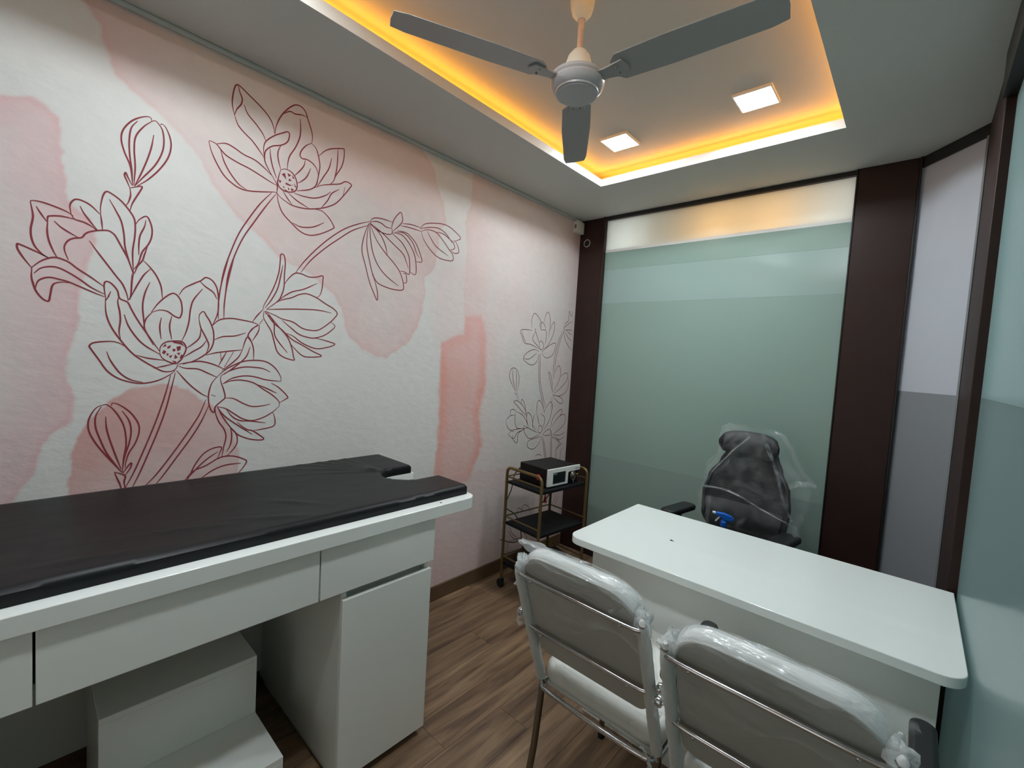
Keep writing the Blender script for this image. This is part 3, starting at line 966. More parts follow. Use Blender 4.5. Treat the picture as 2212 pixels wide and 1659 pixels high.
# square panel lights
for x, y, lab in ((0.729, 2.151, 'square white ceiling panel light nearest the flower wall'),
                  (1.386, 2.140, 'square white ceiling panel light nearest the right glass wall'),
                  (0.729, 0.36, 'square ceiling panel light behind the fan on the flower wall side'),
                  (1.386, 0.36, 'square ceiling panel light behind the fan on the right side')):
    t = thing('panel_light', lab, 'ceiling light', (x, y, ZU), group='square ceiling panel lights')
    s = 0.077
    f = MB()
    f.box(-s, s, -s, -s + .006, -0.012, 0).box(-s, s, s - .006, s, -0.012, 0)
    f.box(-s, -s + .006, -s + .006, s - .006, -0.012, 0).box(s - .006, s, -s + .006, s - .006, -0.012, 0)
    f.build('frame', M['white_plastic'], t)
    MB().box(-s + .006, s - .006, -s + .006, s - .006, -0.010, -0.004).build('diffuser', M['lamp'], t)

# ------------------------------------------------------------------ back wall: posts and frosted glass
def tr(name, n, mb, mat, label, bevel=0.002):
    return struct(mb.build('trim_%d' % n, mat, bevel=bevel), label, 'panelling')
tr('', 2, MB().box(0.001, 0.205, YB, YB + 0.1, 0, ZC), M['dark_wood'], 'dark wenge panel in the corner beside the flower wall')
tr('', 3, MB().box(0.205, 0.222, YB - 0.012, YB + 0.1, 0, ZC), M['dark_wood'], 'narrow dark frame strip left of the back glass')
tr('', 4, MB().box(1.69, 1.925, YB - 0.012, YB + 0.1, 0, ZC), M['dark_wood'], 'wide dark wenge panel right of the back glass')
tr('', 5, MB().box(0.222, 1.69, YB - 0.004, YB + 0.09, ZC - 0.026, ZC), M['black_trim'], 'thin black header above the back glass')
tr('', 6, MB().box(1.683, 1.690, YB - 0.016, YB + 0.03, 0, ZC), M['black_trim'], 'black glazing bead at the right edge of the back glass')
tr('', 7, MB().box(1.925, 1.934, YB - 0.022, YB + 0.03, 0, ZC), M['black_trim'], 'black bead between the wide dark panel and the slanted pane')
w1 = thing('window_1', 'large frosted green glass pane in the back wall with a bright strip on top', 'window', (0, YB + 0.02, 0))
tag(w1, kind='structure')
MB().box(0.222, 1.683, 0, 0.01, 2.272, ZC - 0.026).build('clear_strip', M['glass_top'], w1)
MB().box(0.222, 1.683, -0.0005, 0.01, 1.89, 2.135).build('film_band', M['glass_film_light'], w1)
MB().box(0.222, 1.683, -0.001, 0.01, 2.1355, 2.27).build('film_band', M['glass_film'], w1)
MB().box(0.222, 1.683, 0, 0.01, 0.76, 1.8895).build('frosted_pane', M['glass_film'], w1)
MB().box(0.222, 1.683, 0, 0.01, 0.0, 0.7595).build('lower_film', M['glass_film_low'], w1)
MB().box(0.222, 1.683, -0.0022, -0.0005, 2.262, 2.28).build('film_edge', M['white_plastic'], w1)
struct(MB().box(0.222, 1.683, YB - 0.006, YB + 0.02, 0, 0.05).build('trim_8', M['black_trim']), 'black sill under the back glass', 'sill')

# slanted corner
P0, P1 = Vector((1.934, 2.886, 0)), Vector((2.135, 2.65, 0))
dv = (P1 - P0).normalized(); nv = Vector((dv.y, -dv.x, 0))   # towards outside or inside
if nv.y > 0: nv = -nv
def slant(a0, a1, d0, d1, z0, z1):
    """a along the slanted wall, d outwards (positive = away from the room)"""
    q = [P0 + dv * a0 - nv * d0, P0 + dv * a1 - nv * d0, P0 + dv * a1 - nv * d1, P0 + dv * a0 - nv * d1]
    return MB().prism([(p.x, p.y) for p in q], z0, z1)
LS = (P1 - P0).length
w2 = thing('window_2', 'narrow slanted frosted grey pane between two dark posts', 'window', tuple(P0))
tag(w2, kind='structure')
for nm, z0, z1, m in (('frosted_pane', 1.404, ZC - 0.05, 'glass_grey'), ('lower_film', 0, 1.4035, 'glass_grey_low')):  # lower part of the slanted pane has a darker tint
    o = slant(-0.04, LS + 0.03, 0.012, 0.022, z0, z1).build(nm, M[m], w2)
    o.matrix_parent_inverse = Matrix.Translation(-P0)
struct(slant(-0.01, LS, 0.0, 0.06, ZC - 0.05, ZC).build('trim_9', M['black_trim'], bevel=0.002), 'black header above the slanted grey pane', 'panelling')
struct(slant(LS - 0.009, LS, -0.003, 0.03, 0, ZC - 0.05).build('trim_10', M['grey_mark']), 'pale edge strip beside the slanted pane', 'panelling')

# right wall: dark panel, header, frosted glass
struct(MB().box(2.135, 2.25, 2.13, 2.655, 0, ZC).build('trim_11', M['dark_wood'], bevel=0.002), 'dark wenge corner panel left of the right glass', 'panelling')
struct(MB().box(2.125, 2.25, -0.25, 2.13, 2.375, ZC).build('trim_12', M['black_trim'], bevel=0.002), 'deep dark beam above the right glass', 'panelling')
w3 = thing('window_3', 'tall frosted blue-green glass along the right side', 'window', (XR, 0, 0))
tag(w3, kind='structure')
MB().box(0, 0.01, -0.25, 2.135, 1.412, 2.38).build('frosted_pane', M['glass_blue'], w3)
MB().box(0, 0.01, -0.25, 2.135, 0, 1.4115).build('lower_film', M['glass_blue_low'], w3)  # darker tint in the lower part of the right glass

# the lobby beyond the back glass
struct(MB().box(-1.0, 4.0, 4.3, 4.4, 0, 3.0).build('wall_beyond', M['lobby_paint']), 'pale lobby wall behind the frosted back glass', 'wall')
for x, m, lab in ((0.35, 'lobby_lamp_cool', 'cool white lobby lamp glowing behind the left of the top glass strip'),  # the two cool end globes are added in place of daylight
                  (0.98, 'lobby_lamp', 'warm lobby lamp glowing behind the middle of the top glass strip'),
                  (1.32, 'lobby_lamp', 'warm lobby lamp glowing behind the right of the top glass strip'),
                  (1.64, 'lobby_lamp_cool', 'cool white lobby lamp glowing at the right end of the top glass strip')):
    t = thing('lobby_lamp', lab, 'lamp', (x, YB + 0.20, 2.33), group='lobby lamps behind the glass')
    MB().lathe([(0.004, 0.03), (0.004, 0.30)], (0, 0, 0), 10).build('rod', M['black_metal'], t)
    MB().ball((0, 0, 0), 0.034).build('globe', M[m], t, smooth=60)
struct(MB().box(-1.0, 4.0, YB + 0.1, 4.4, 2.63, 2.69).build('ceiling_beyond', M['lobby_paint']), 'lobby ceiling behind the frosted glass', 'ceiling')

# ------------------------------------------------------------------ treatment bed
def bed_outline(x0, x1, y0, y1, nx0, nx1, ny, rc):
    """plan of the bed with a U-shaped notch in the far end"""
    pts = [(x0, y0), (x1, y0)]
    for k in range(7):
        a = math.radians(90 * k / 6)
        pts.append((x1 - rc + rc * math.cos(a), y1 - rc + rc * math.sin(a)))
    cx = (nx0 + nx1) / 2; r = (nx1 - nx0) / 2
    pts.append((nx1, y1))
    for k in range(13):
        a = math.radians(-180 * k / 12)
        pts.append((cx + r * math.cos(a), ny + r + r * math.sin(a)))
    pts.append((nx0, y1))
    for k in range(7):
        a = math.radians(90 + 90 * k / 6)
        pts.append((x0 + min(rc, .02) + min(rc, .02) * math.cos(a), y1 - min(rc, .02) + min(rc, .02) * math.sin(a)))
    return pts

BY0, BY1 = -0.66, 1.243
bed = thing('treatment_bed', 'white laminate treatment bed with drawers along the flower wall', 'bed', (0.36, 0.29, 0))
bi = Matrix.Translation((-0.36, -0.29, 0))
def bp_(mb, name, mat='laminate', bevel=0.0015, parent=bed):
    o = mb.build(name, M[mat], parent, bevel=bevel)
    if parent is bed: o.matrix_parent_inverse = bi
    return o
top = bp_(MB().prism(bed_outline(0.012, 0.735, BY0, BY1, 0.30, 0.50, 1.03, 0.05), 0.845, 0.89), 'bed_top', bevel=0.002)
MB().lathe([(0.004, 0), (0.004, 0.0012)], (0.712, 1.073, 0.8895), 12).build('screw_hole', M['black_plastic'], top).matrix_parent_inverse = Matrix()
XF = 0.716
for (y0, y1) in ((0.697, 1.040), (-0.62, -0.28)):
    s = MB()
    s.box(0.02, XF - 0.02, y0, y0 + 0.018, 0.03, 0.845)
    s.box(0.02, XF - 0.02, y1 - 0.018, y1, 0.03, 0.845)
    s.box(0.02, XF - 0.02, y0 + .018, y1 - .018, 0.03, 0.048)
    bp_(s, 'cabinet_body', 'laminate_dull')
    bp_(MB().box(0.05, XF - 0.03, y0 + 0.01, y1 - 0.012, 0.0, 0.03), 'plinth', 'laminate_dull')
    bp_(MB().box(XF - 0.055, XF - 0.045, y0 + .018, y1 - .018, 0.6, 0.70), 'finger_recess', 'laminate_dull')
    bp_(MB().box(XF - 0.019, XF, y0 - 0.004, y1, 0.032, 0.650), 'cabinet_door')
bp_(MB().box(0.02, 0.035, BY0, 1.03, 0.06, 0.845), 'back_panel', 'laminate_dull')
for (y0, y1) in ((0.618, 1.048), (0.026, 0.613), (-0.62, 0.0215)):
    bp_(MB().box(XF - 0.018, XF, y0, y1, 0.678, 0.838), 'drawer_front')
dr = MB().box(0.05, XF - 0.02, -0.26, 0.69, 0.70, 0.715)
bp_(dr, 'drawer_floor', 'laminate_dull')

# black pad on the bed
def make_pad():
    out = bed_outline(0.022, 0.690, BY0 + .01, 1.227, 0.30, 0.50, 1.03, 0.008)
    # denser outline
    O = []
    for a, b in zip(out, out[1:] + out[:1]):
        L = math.hypot(b[0] - a[0], b[1] - a[1]); n = max(1, int(L / 0.014))
        for k in range(n): O.append((a[0] + (b[0] - a[0]) * k / n, a[1] + (b[1] - a[1]) * k / n))
    A = np.array(O)
    pts = [Vector(p) for p in O]
    gx = np.arange(0.030, 0.690, 0.012); gy = np.arange(-0.4, 1.225, 0.012)
    G = np.array([(x, y) for x in gx for y in gy])
    d = poly_signed(G[:, 0], G[:, 1], O)
    pts += [Vector(p) for p in G[d < -0.006]]
    edges = [(i, (i + 1) % len(O)) for i in range(len(O))]
    v, e, f, *_ = geometry.delaunay_2d_cdt(pts, edges, [], 1, 1e-6)
    V = np.array([(p.x, p.y) for p in v])
    d = -poly_signed(V[:, 0], V[:, 1], O)
    d = np.clip(d, 0, 1)
    r = 0.010
    z = 0.928 - np.where(d < r, r - np.sqrt(np.clip(r * r - (r - d) ** 2, 0, 1)), 0)
    nz = Noise2(21)
    z += (nz.fbm(V[:, 0] * 5, V[:, 1] * 3) - 0.5) * 0.006 * np.clip(d / 0.03, 0, 1)
    # folds pulling towards the notch
    for (ang, amp, wd) in ((200, .0065, .010), (210, .0080, .008), (221, .0065, .009), (233, .0055, .011), (250, .004, .013), (188, .005, .011)):
        a = math.radians(ang)
        ux, uy = math.cos(a), math.sin(a)
        px, py = V[:, 0] - 0.32, V[:, 1] - 1.05
        al = px * ux + py * uy
        pe = -px * uy + py * ux + 0.03 * np.sin(al * 6)
        env = np.clip(al / 0.05, 0, 1) * np.clip(1 - al / 0.45, 0, 1)
        z += amp * np.exp(-(pe / wd) ** 2) * env
    for (cx, cy, ang, ln) in ((0.60, 0.52, 60, .10), (0.55, 0.30, 75, .12), (0.62, 0.12, 80, .09), (0.5, 0.62, 40, .08)):
        a = math.radians(ang); ux, uy = math.cos(a), math.sin(a)
        px, py = V[:, 0] - cx, V[:, 1] - cy
        al = px * ux + py * uy; pe = -px * uy + py * ux
        z += 0.005 * np.exp(-(pe / 0.009) ** 2 - (al / ln) ** 2)
    mb = MB()
    mb.v = [(V[i, 0], V[i, 1], z[i]) for i in range(len(V))]
    mb.f = [tuple(t) for t in f]
    n0 = len(mb.v)
    # side: the outline dropped to the bed
    mid = [(p[0], p[1], 0.905) for p in O]; low = [(p[0], p[1], 0.8905) for p in O]
    mb.v += mid + low
    n = len(O)
    for i in range(n):
        j = (i + 1) % n
        mb.f.append((i, n0 + i, n0 + j, j))
        mb.f.append((n0 + i, n0 + n + i, n0 + n + j, n0 + j))
    mb.f.append(tuple(n0 + n + i for i in range(n)))
    return mb.build('bed_pad', M['leather'], smooth=50)
tag(make_pad(), 'thin black leatherette pad with a face notch lying on the white bed', 'bed pad')

# step stool under the bed
st = thing('step_stool', 'white two-tread step box pushed under the treatment bed', 'step stool', (0.4, 0.345, 0))
SI = Matrix.Translation((-0.4, -0.345, 0))
def sp_(mb, name, mat='laminate'):
    o = mb.build(name, M[mat], st, bevel=0.0015); o.matrix_parent_inverse = SI; return o
sy0, sy1 = 0.148, 0.542
sp_(MB().box(0.15, 0.437, sy0, sy1, 0.385, 0.403), 'upper_tread')
sp_(MB().box(0.419, 0.437, sy0, sy1, 0.203, 0.385), 'upper_riser')
sp_(MB().box(0.419, 0.672, sy0, sy1, 0.185, 0.203), 'lower_tread')
sp_(MB().box(0.654, 0.672, sy0, sy1, 0.0, 0.185), 'lower_riser')
for y in (sy0, sy1 - 0.018):
    sp_(MB().prism([(0.15, 0), (0.654, 0), (0.654, 0.185), (0.419, 0.185), (0.419, 0.385), (0.15, 0.385)], y, y + 0.018,
                   lambda a, b, c: (a, c, b)), 'side_board', 'laminate_dull')

# ------------------------------------------------------------------ desk
desk = thing('desk', 'white laminate desk with rounded front corners standing against the right glass', 'desk', (1.58, 1.81, 0))
DI = Matrix.Translation((-1.58, -1.81, 0))
def dp_(mb, name, mat='laminate', bevel=0.0015):
    o = mb.build(name, M[mat], desk, bevel=bevel); o.matrix_parent_inverse = DI; return o
dp_(MB().prism(rounded(1.003, 2.152, 1.497, 2.118, 0.055, 0.055, 0, 0), 0.722, 0.75), 'desk_top', 'desk_top', 0.002)
dp_(MB().box(1.076, 2.110, 1.585, 1.603, 0.0, 0.722), 'front_panel')
dp_(MB().box(1.076, 1.094, 1.603, 2.09, 0.0, 0.722), 'side_panel')
dp_(MB().box(2.092, 2.110, 1.603, 2.09, 0.0, 0.722), 'side_panel')
dp_(MB().box(1.72, 2.09, 1.62, 2.08, 0.25, 0.70), 'drawer_unit', 'laminate_dull')
sc = MB().ball((0, 0, 0.0022), 0.004, 10, (1.5, .8, .55))
sc.ball((0.007, 0.002, 0.0012), 0.0022, 8, (1.3, .7, .55))
tag(sc.build('scrap', M['black_plastic'], loc=(1.317, 1.78, 0.75)), 'tiny black scrap lying on the white desk top', 'scrap')

# ------------------------------------------------------------------ visitor chairs
TA = math.atan(0.368)
CA, SA = math.cos(TA), math.sin(TA)
def bk(x, s, t):
    """point on the leaning back: x across, s up along the lean, t towards the sitter"""
    return (x, 0.15 - s * SA + t * CA, 0.447 + s * CA + t * SA)

def crumple(mb, c, r, seed, sq=(1, 1, 1)):
    rr = random.Random(seed)
    ph = [rr.uniform(0, 6.28) for _ in range(6)]
    def fn(u, v):
        a = 2 * math.pi * u; b = math.pi * (v - 0.5)
        k = 1 + 0.22 * math.sin(3 * a + ph[0] + 2 * b) + 0.16 * math.sin(5 * b + 2 * a + ph[1]) + 0.10 * math.sin(7 * a - 3 * b + ph[2])
        return (c[0] + r * sq[0] * k * math.cos(a) * math.cos(b), c[1] + r * sq[1] * k * math.sin(a) * math.cos(b), c[2] + r * sq[2] * k * math.sin(b))
    return mb.grid(fn, 18, 11, close_u=True)

def flap(mb, pts, w0, w1, seed):
    """loose tail of film: strip along pts, slightly wavy, with two layers"""
    rr = random.Random(seed)
    P = smooth_path(pts, 5)
    n = len(P)
    rows = []
    for i, p in enumerate(P):
        d = (P[min(i + 1, n - 1)] - P[max(i - 1, 0)])
        s, u = frame_axes(d)
        w = w0 + (w1 - w0) * i / (n - 1)
        rows.append([p + s * w * (k / 4 - 0.5) + u * 0.25 * w * math.sin(k * 1.9 + i * 0.5 + seed) for k in range(5)])
    vs = [q for r in rows for q in r]
    fs = [(i * 5 + k, i * 5 + k + 1, (i + 1) * 5 + k + 1, (i + 1) * 5 + k) for i in range(n - 1) for k in range(4)]
    return mb.add(vs, fs)

def visitor_chair(label, loc, rz, arm_l, arm_r, seed):
    ch = thing('visitor_chair', label, 'chair', loc, rz, 'visitor chairs in front of the desk')
    HX = 0.187
    # back board (behind) and upholstered pad (front)
    out = rounded(-0.172, 0.172, 0.145, 0.503, 0.035, 0.035, 0.080, 0.080, 8)
    MB().prism(out, 0.004, 0.012, bk).build('back_board', M['board_grey'], ch, bevel=0.002)
    MB().prism(rounded(-0.174, 0.174, 0.142, 0.508, 0.037, 0.037, 0.083, 0.083, 8), 0.012, 0.046, bk).build('backrest', M['seat_white'], ch, bevel=0.012, seg=4)
    # chrome tube frame: one post, rear leg pair, rails
    for sx in (-1, 1):
        MB().tube([bk(sx * HX, 0.0, 0), bk(sx * HX, 0.25, 0), bk(sx * HX, 0.452, 0)], 0.0105, 12).build('post', M['chrome'], ch, smooth=50)
        MB().tube([(sx * HX, 0.15, 0.452), (sx * (HX + .004), 0.13, 0.25), (sx * (HX + .010), 0.085, 0.012)], 0.0105, 12).build('leg', M['steel_dull'], ch, smooth=50)
        MB().tube([(sx * (HX + .010), 0.087, 0.02), (sx * (HX + .0105), 0.085, 0.0)], 0.013, 12).build('foot_cap', M['rubber'], ch, smooth=50)
        MB().tube([(sx * HX, 0.55, 0.447), (sx * (HX + .006), 0.565, 0.2), (sx * (HX + .01), 0.575, 0.012)], 0.0105, 12).build('leg', M['steel_dull'], ch, smooth=50)
        MB().tube([(sx * (HX + .0098), 0.5745, 0.02), (sx * (HX + .010), 0.575, 0.0)], 0.013, 12).build('foot_cap', M['rubber'], ch, smooth=50)
        MB().tube([(sx * HX, 0.15, 0.447), (sx * HX, 0.55, 0.447)], 0.009, 10).build('side_rail', M['chrome'], ch, smooth=50)
        # foam sleeve on the post
        sl = MB()
        rr = random.Random(seed + sx)
        path = [Vector(bk(sx * HX, s, 0)) for s in np.linspace(0.03, 0.462, 26)]
        sl.tube(path, [(0.0152 + 0.0006 * math.sin(i * 1.3) + rr.uniform(-.0007, .0007)) * (1 if i < 23 else (0.9, 0.72, 0.3)[i - 23]) for i in range(26)], 14)
        sl.build('foam_sleeve', M['foam'], ch, smooth=70)
        # arm: tube and black pad
        ax = arm_l if sx < 0 else arm_r
        MB().tube(smooth_path([bk(sx * HX, 0.235, 0), (ax, 0.115, 0.672), (ax, 0.25, 0.668), (ax, 0.40, 0.662), (ax, 0.452, 0.640),
                               (ax * 0.99, 0.475, 0.58), (sx * (HX + 0.002), 0.50, 0.447)], 5), 0.0095, 10).build('arm_tube', M['chrome'], ch, smooth=50)
        pad = MB().prism(rounded(ax - 0.0235, ax + 0.0235, 0.12, 0.455, 0.02, 0.02, 0.022, 0.022, 6), 0.671, 0.698)
        pad.build('arm_pad', M['black_plastic'], ch, bevel=0.010, seg=4)
        # bolt with domed cap on the side
        kb = MB().lathe([(0.004, 0.0), (0.0042, 0.012), (0.0125, 0.014), (0.014, 0.020), (0.0125, 0.027), (0.006, 0.031), (0.0005, 0.032)], (0, 0, 0), 16, 'x')
        kb.v = [(sx * (HX + 0.008) + sx * p[0], bk(0, 0.27, 0.0)[1] + p[1], bk(0, 0.27, 0.0)[2] + p[2]) for p in kb.v]
        kb.build('domed_bolt', M['chrome'], ch, smooth=50)
    # rails across the back
    for s in (0.435, 0.243):
        MB().tube(smooth_path([bk(-HX, s + .004, 0), bk(-HX + .022, s, -0.010), bk(0, s, -0.011), bk(HX - .022, s, -0.010), bk(HX, s + .004, 0)], 6), 0.0062, 12).build('back_rail', M['chrome'], ch, smooth=50)
        for x in (-0.135, 0.135):
            MB().ball(bk(x, s - 0.004, -0.015), 0.0045, 10).build('screw', M['chrome'], ch, smooth=60)
    MB().tube(smooth_path([(-HX, 0.15, 0.449), (-HX + .03, 0.132, 0.446), (0, 0.126, 0.446), (HX - .03, 0.132, 0.446), (HX, 0.15, 0.449)], 6), 0.008, 12).build('seat_rail', M['chrome'], ch, smooth=50)
    MB().tube([(-HX, 0.54, 0.440), (HX, 0.54, 0.440)], 0.008, 12).build('seat_rail', M['chrome'], ch, smooth=50)
    # seat
    MB().box(-0.172, 0.172, 0.150, 0.555, 0.449, 0.462).build('seat_board', M['laminate_dull'], ch, bevel=0.004)
    MB().prism(rounded(-0.190, 0.190, 0.140, 0.57, 0.05, 0.05, 0.07, 0.07, 8), 0.462, 0.523).build('seat', M['seat_white'], ch, bevel=0.020, seg=5)
    # film over the back: a bag open below
    nz = Noise2(seed)
    def noi(a, b): return float(nz.fbm(np.array([a]), np.array([b]), 3)[0]) - 0.5
    cov = MB()
    loop = 40
    def cover(u, v):
        x = -0.182 + 0.364 * u
        e = abs(x) / 0.182
        topS = 0.511 - (0.0 if e < 0.5 else 0.088 * (1 - math.sqrt(max(0, 1 - ((e - 0.5) / 0.5) ** 2)))) + 0.003
        lo_f, lo_b = 0.15, (0.33 + 0.05 * math.sin(x * 19 + seed))
        q = v * 3
        if q < 1: s, t = lo_f + (topS - 0.02 - lo_f) * q, 0.052
        elif q < 2:
            a = math.pi * (q - 1); s, t = topS - 0.02 + 0.022 * math.sin(a), 0.0255 + 0.0265 * math.cos(a)
        else: s, t = topS - 0.02 + (lo_b - topS + 0.02) * (q - 2), -0.001
        w = 0.010 if 1 <= q <= 2 else 0.006
        k = noi(x * 12 + 50, q * 9 + 3)
        m = noi(x * 7 + 9, q * 13)
        dn = 1.0 if q < 1.5 else -1.0
        return bk(x, s + 0.012 * m, t + dn * (abs(k) * w * 1.6 + 0.001))
    cov.grid(cover, 46, loop)
    cov.build('plastic_cover', M['film'], ch, smooth=70)
    # milky film bunched along the top edge
    tb = MB()
    def topband(u, v):
        x = -0.165 + 0.33 * u
        e = abs(x) / 0.182
        topS = 0.511 - (0.0 if e < 0.5 else 0.088 * (1 - math.sqrt(max(0, 1 - ((e - 0.5) / 0.5) ** 2))))
        a = math.pi * (0.05 + 0.75 * v)
        k = noi(x * 14 + 5, v * 9 + 70)
        return bk(x, topS - 0.02 + (0.0240 + 0.004 * k) * math.sin(a), 0.0255 + (0.0285 + 0.004 * k) * math.cos(a))
    tb.grid(topband, 50, 10)
    tb.build('folded_film', M['film_white'], ch, smooth=70)
    # film round the seat
    sb = MB()
    def seatfilm(u, v):
        a = 2 * math.pi * u
        ex = 0.197 * (abs(math.cos(a)) ** 0.45) * (1 if math.cos(a) > 0 else -1)
        ey = 0.219 * (abs(math.sin(a)) ** 0.45) * (1 if math.sin(a) > 0 else -1)
        if v < 0.4:
            r, z = 0.55 + 0.43 * v / 0.4, 0.5265
        else:
            b = (v - 0.4) / 0.6 * math.pi * 0.75
            r, z = 0.98 + 0.025 * math.sin(b), 0.492 + 0.0345 * math.cos(b)
        k = noi(3 * math.cos(a) * 3 + 30, 3 * math.sin(a) * 3 + v * 4 + 30)
        return (ex * r * (1 + .02 * k), 0.356 + ey * r * (1 + .02 * k), z + abs(0.010 * k))
    sb.grid(seatfilm, 72, 14, close_u=True)
    sb.build('seat_film', M['film'], ch, smooth=70)
    # bunched corners, knots and loose tails
    kn = MB(); crumple(kn, bk(-0.180, 0.450, 0.012), 0.022, seed + 1, (0.8, 0.9, 1.25))
    kn.build('film_knot', M['film_white'], ch, smooth=70)
    kn = MB(); crumple(kn, bk(0.182, 0.440, 0.012), 0.023, seed + 2, (0.9, 0.9, 1.3))
    kn.build('film_knot', M['film_white'], ch, smooth=70)
    kn = MB(); crumple(kn, (-(HX + 0.026), bk(0, 0.27, 0)[1] + .004, bk(0, 0.27, 0)[2] - .012), 0.019, seed + 3, (0.75, 0.9, 1.3))
    kn.build('film_knot', M['film'], ch, smooth=70)
    return ch, bk

c1, _ = visitor_chair('white visitor chair on the left, wrapped in clear film, nearer the trolley', (1.402, 0.95, 0), 0.0, -0.222, 0.203, 31)
c2, _ = visitor_chair('white visitor chair on the right, wrapped in clear film, cut by the bottom edge', (1.846, 0.912, 0), 0.0, -0.190, 0.228, 57)
# loose film tails differ between the chairs
def patch(parent, corners, seed, mat='film_white', wave=0.004):
    """crinkled scrap of film between four corners (base a, base b, tip b, tip a)"""
    A, B, C_, D_ = [Vector(p) for p in corners]
    nrm = (B - A).cross(D_ - A).normalized()
    nz = Noise2(seed)
    def fn(u, v):
        p = (A * (1 - u) + B * u) * (1 - v) + (D_ * (1 - u) + C_ * u) * v
        k = float(nz.fbm(np.array([u * 3 + 4.0]), np.array([v * 3 + 4.0]), 2)[0]) - 0.5
        return p + nrm * (k * wave * 4 + wave * math.sin(u * 9 + v * 3))
    MB().grid(fn, 12, 12).build('film_tail', M[mat], parent, smooth=70)
patch(c1, [bk(-0.170, 0.470, 0.045), bk(-0.09, 0.512, 0.045), bk(-0.190, 0.512, 0.040), bk(-0.212, 0.498, 0.036)], 4)
patch(c1, [bk(-0.196, 0.440, 0.012), bk(-0.172, 0.440, 0.0), bk(-0.190, 0.385, -0.012), bk(-0.212, 0.380, -0.004)], 6)
patch(c1, [(0.172, 0.140, 0.43), (0.196, 0.136, 0.43), (0.178, 0.100, 0.345), (0.128, 0.105, 0.335)], 9)
patch(c1, [(0.172, 0.132, 0.436), (0.190, 0.130, 0.432), (0.158, 0.124, 0.478), (0.146, 0.126, 0.474)], 3)
patch(c1, [bk(0.165, 0.378, -0.006), bk(0.185, 0.418, -0.004), bk(0.150, 0.478, -0.004), bk(0.100, 0.448, -0.004)], 13, 'film', 0.003)
patch(c2, [bk(0.11, 0.506, 0.045), bk(0.172, 0.433, 0.045), bk(0.208, 0.456, 0.055), bk(0.200, 0.476, 0.058)], 5, 'film')
patch(c2, [bk(0.170, 0.433, 0.0), bk(0.178, 0.393, 0.0), bk(0.214, 0.383, -0.004), bk(0.210, 0.408, -0.004)], 8)
patch(c2, [bk(-0.180, 0.418, 0.0), bk(-0.172, 0.463, 0.01), bk(-0.205, 0.460, 0.006), bk(-0.212, 0.440, 0.004)], 12)

# ------------------------------------------------------------------ trolley in the corner
TROT = math.radians(-5.5)
tl = thing('trolley', 'antique gold metal trolley with black shelves standing in the corner', 'trolley', (0.324, 2.25, 0), TROT)
HU, HV = 0.150, 0.208
for sv in (-1, 1):
    v = sv * HV
    rr = 0.035
    path = [(-HU, v, 0.063), (-HU, v, 0.40), (-HU, v, 0.77 - rr)]
    path += [(-HU + rr - rr * math.cos(math.radians(a)), v, 0.77 - rr + rr * math.sin(math.radians(a))) for a in (22, 45, 68, 90)]
    path += [(HU - rr + rr * math.sin(math.radians(a)), v, 0.77 - rr + rr * math.cos(math.radians(a))) for a in (0, 22, 45, 68, 90)]
    path += [(HU, v, 0.40), (HU, v, 0.063)]
    MB().tube(path, 0.0095, 12).build('side_frame', M['brass'], tl, smooth=50)
    for z in (0.712, 0.458, 0.205):
        MB().tube([(-HU, v, z), (HU, v, z)], 0.0048, 10).build('guard_rail', M['brass'], tl, smooth=50)
for su in (-1, 1):
    for z in (0.712, 0.458, 0.205):
        if su == 1: continue
        MB().tube([(su * HU, -HV, z), (su * HU, HV, z)], 0.0042, 10).build('guard_rail', M['brass'], tl, smooth=50)
for z in (0.684, 0.424, 0.165):
    MB().box(-HU + .006, HU - .006, -HV + .006, HV - .006, z - 0.018, z).build('shelf', M['black_shelf'], tl, bevel=0.002)
    for su in (-1, 1):
        for sv in (-1, 1):
            MB().ball((su * HU, sv * (HV + .009), z - .008), 0.0038, 8).build('screw', M['black_plastic'], tl, smooth=60)
for su in (-1, 1):
    for sv in (-1, 1):
        x, y = su * HU, sv * HV
        c_ = MB().lathe([(0.0228, -0.011), (0.0255, -0.008), (0.0255, 0.008), (0.0228, 0.011)], (x - .006, y, 0.0256), 22, 'y')
        w = c_.build('caster_wheel', M['rubber'], tl, smooth=40)
        h = MB().prism([(-0.018, 0.026), (0.014, 0.026), (0.014, 0.058), (-0.006, 0.058), (-0.020, 0.046)], -0.015, 0.015, lambda a, b, k, X=x, Y=y: (X + a, Y + k, b))
        h.build('caster_fork', M['black_plastic'], w, bevel=0.003)
        MB().lathe([(0.005, 0.055), (0.005, 0.075)], (x, y, 0), 10).build('caster_stem', M['steel_dull'], w)

# treatment console on the top shelf
co = thing('treatment_console', 'black box console with white bezel and small screen on the trolley', 'console', (0.310, 2.279, 0.684), TROT)
W2, D2, HH = 0.118, 0.142, 0.112
MB().box(-W2, W2, -D2, D2, 0.004, HH).build('housing', M['black_metal'], co, bevel=0.003)
for a in (-1, 1):
    for b_ in (-1, 1):
        MB().lathe([(0.008, 0), (0.008, 0.004)], (a * 0.095, b_ * 0.115, 0), 10).build('foot', M['rubber'], co)
def fr(a, b, c): return (W2 + c, a, b)
bez = MB()
bez.prism([(-D2 - .004, 0.008), (0.034, 0.008), (0.038, 0.012), (0.038, 0.074), (0.044, 0.080), (D2 + .008, 0.082), (D2 + .008, HH + .002), (-D2 - .004, HH + .002)], 0.0, 0.012, fr)
bz = bez.build('front_bezel', M['white_plastic'], co, bevel=0.002)
MB().prism([(-0.102, 0.024), (0.010, 0.024), (0.010, 0.090), (-0.102, 0.090)], 0.012, 0.0135, fr).build('screen', M['screen'], bz)
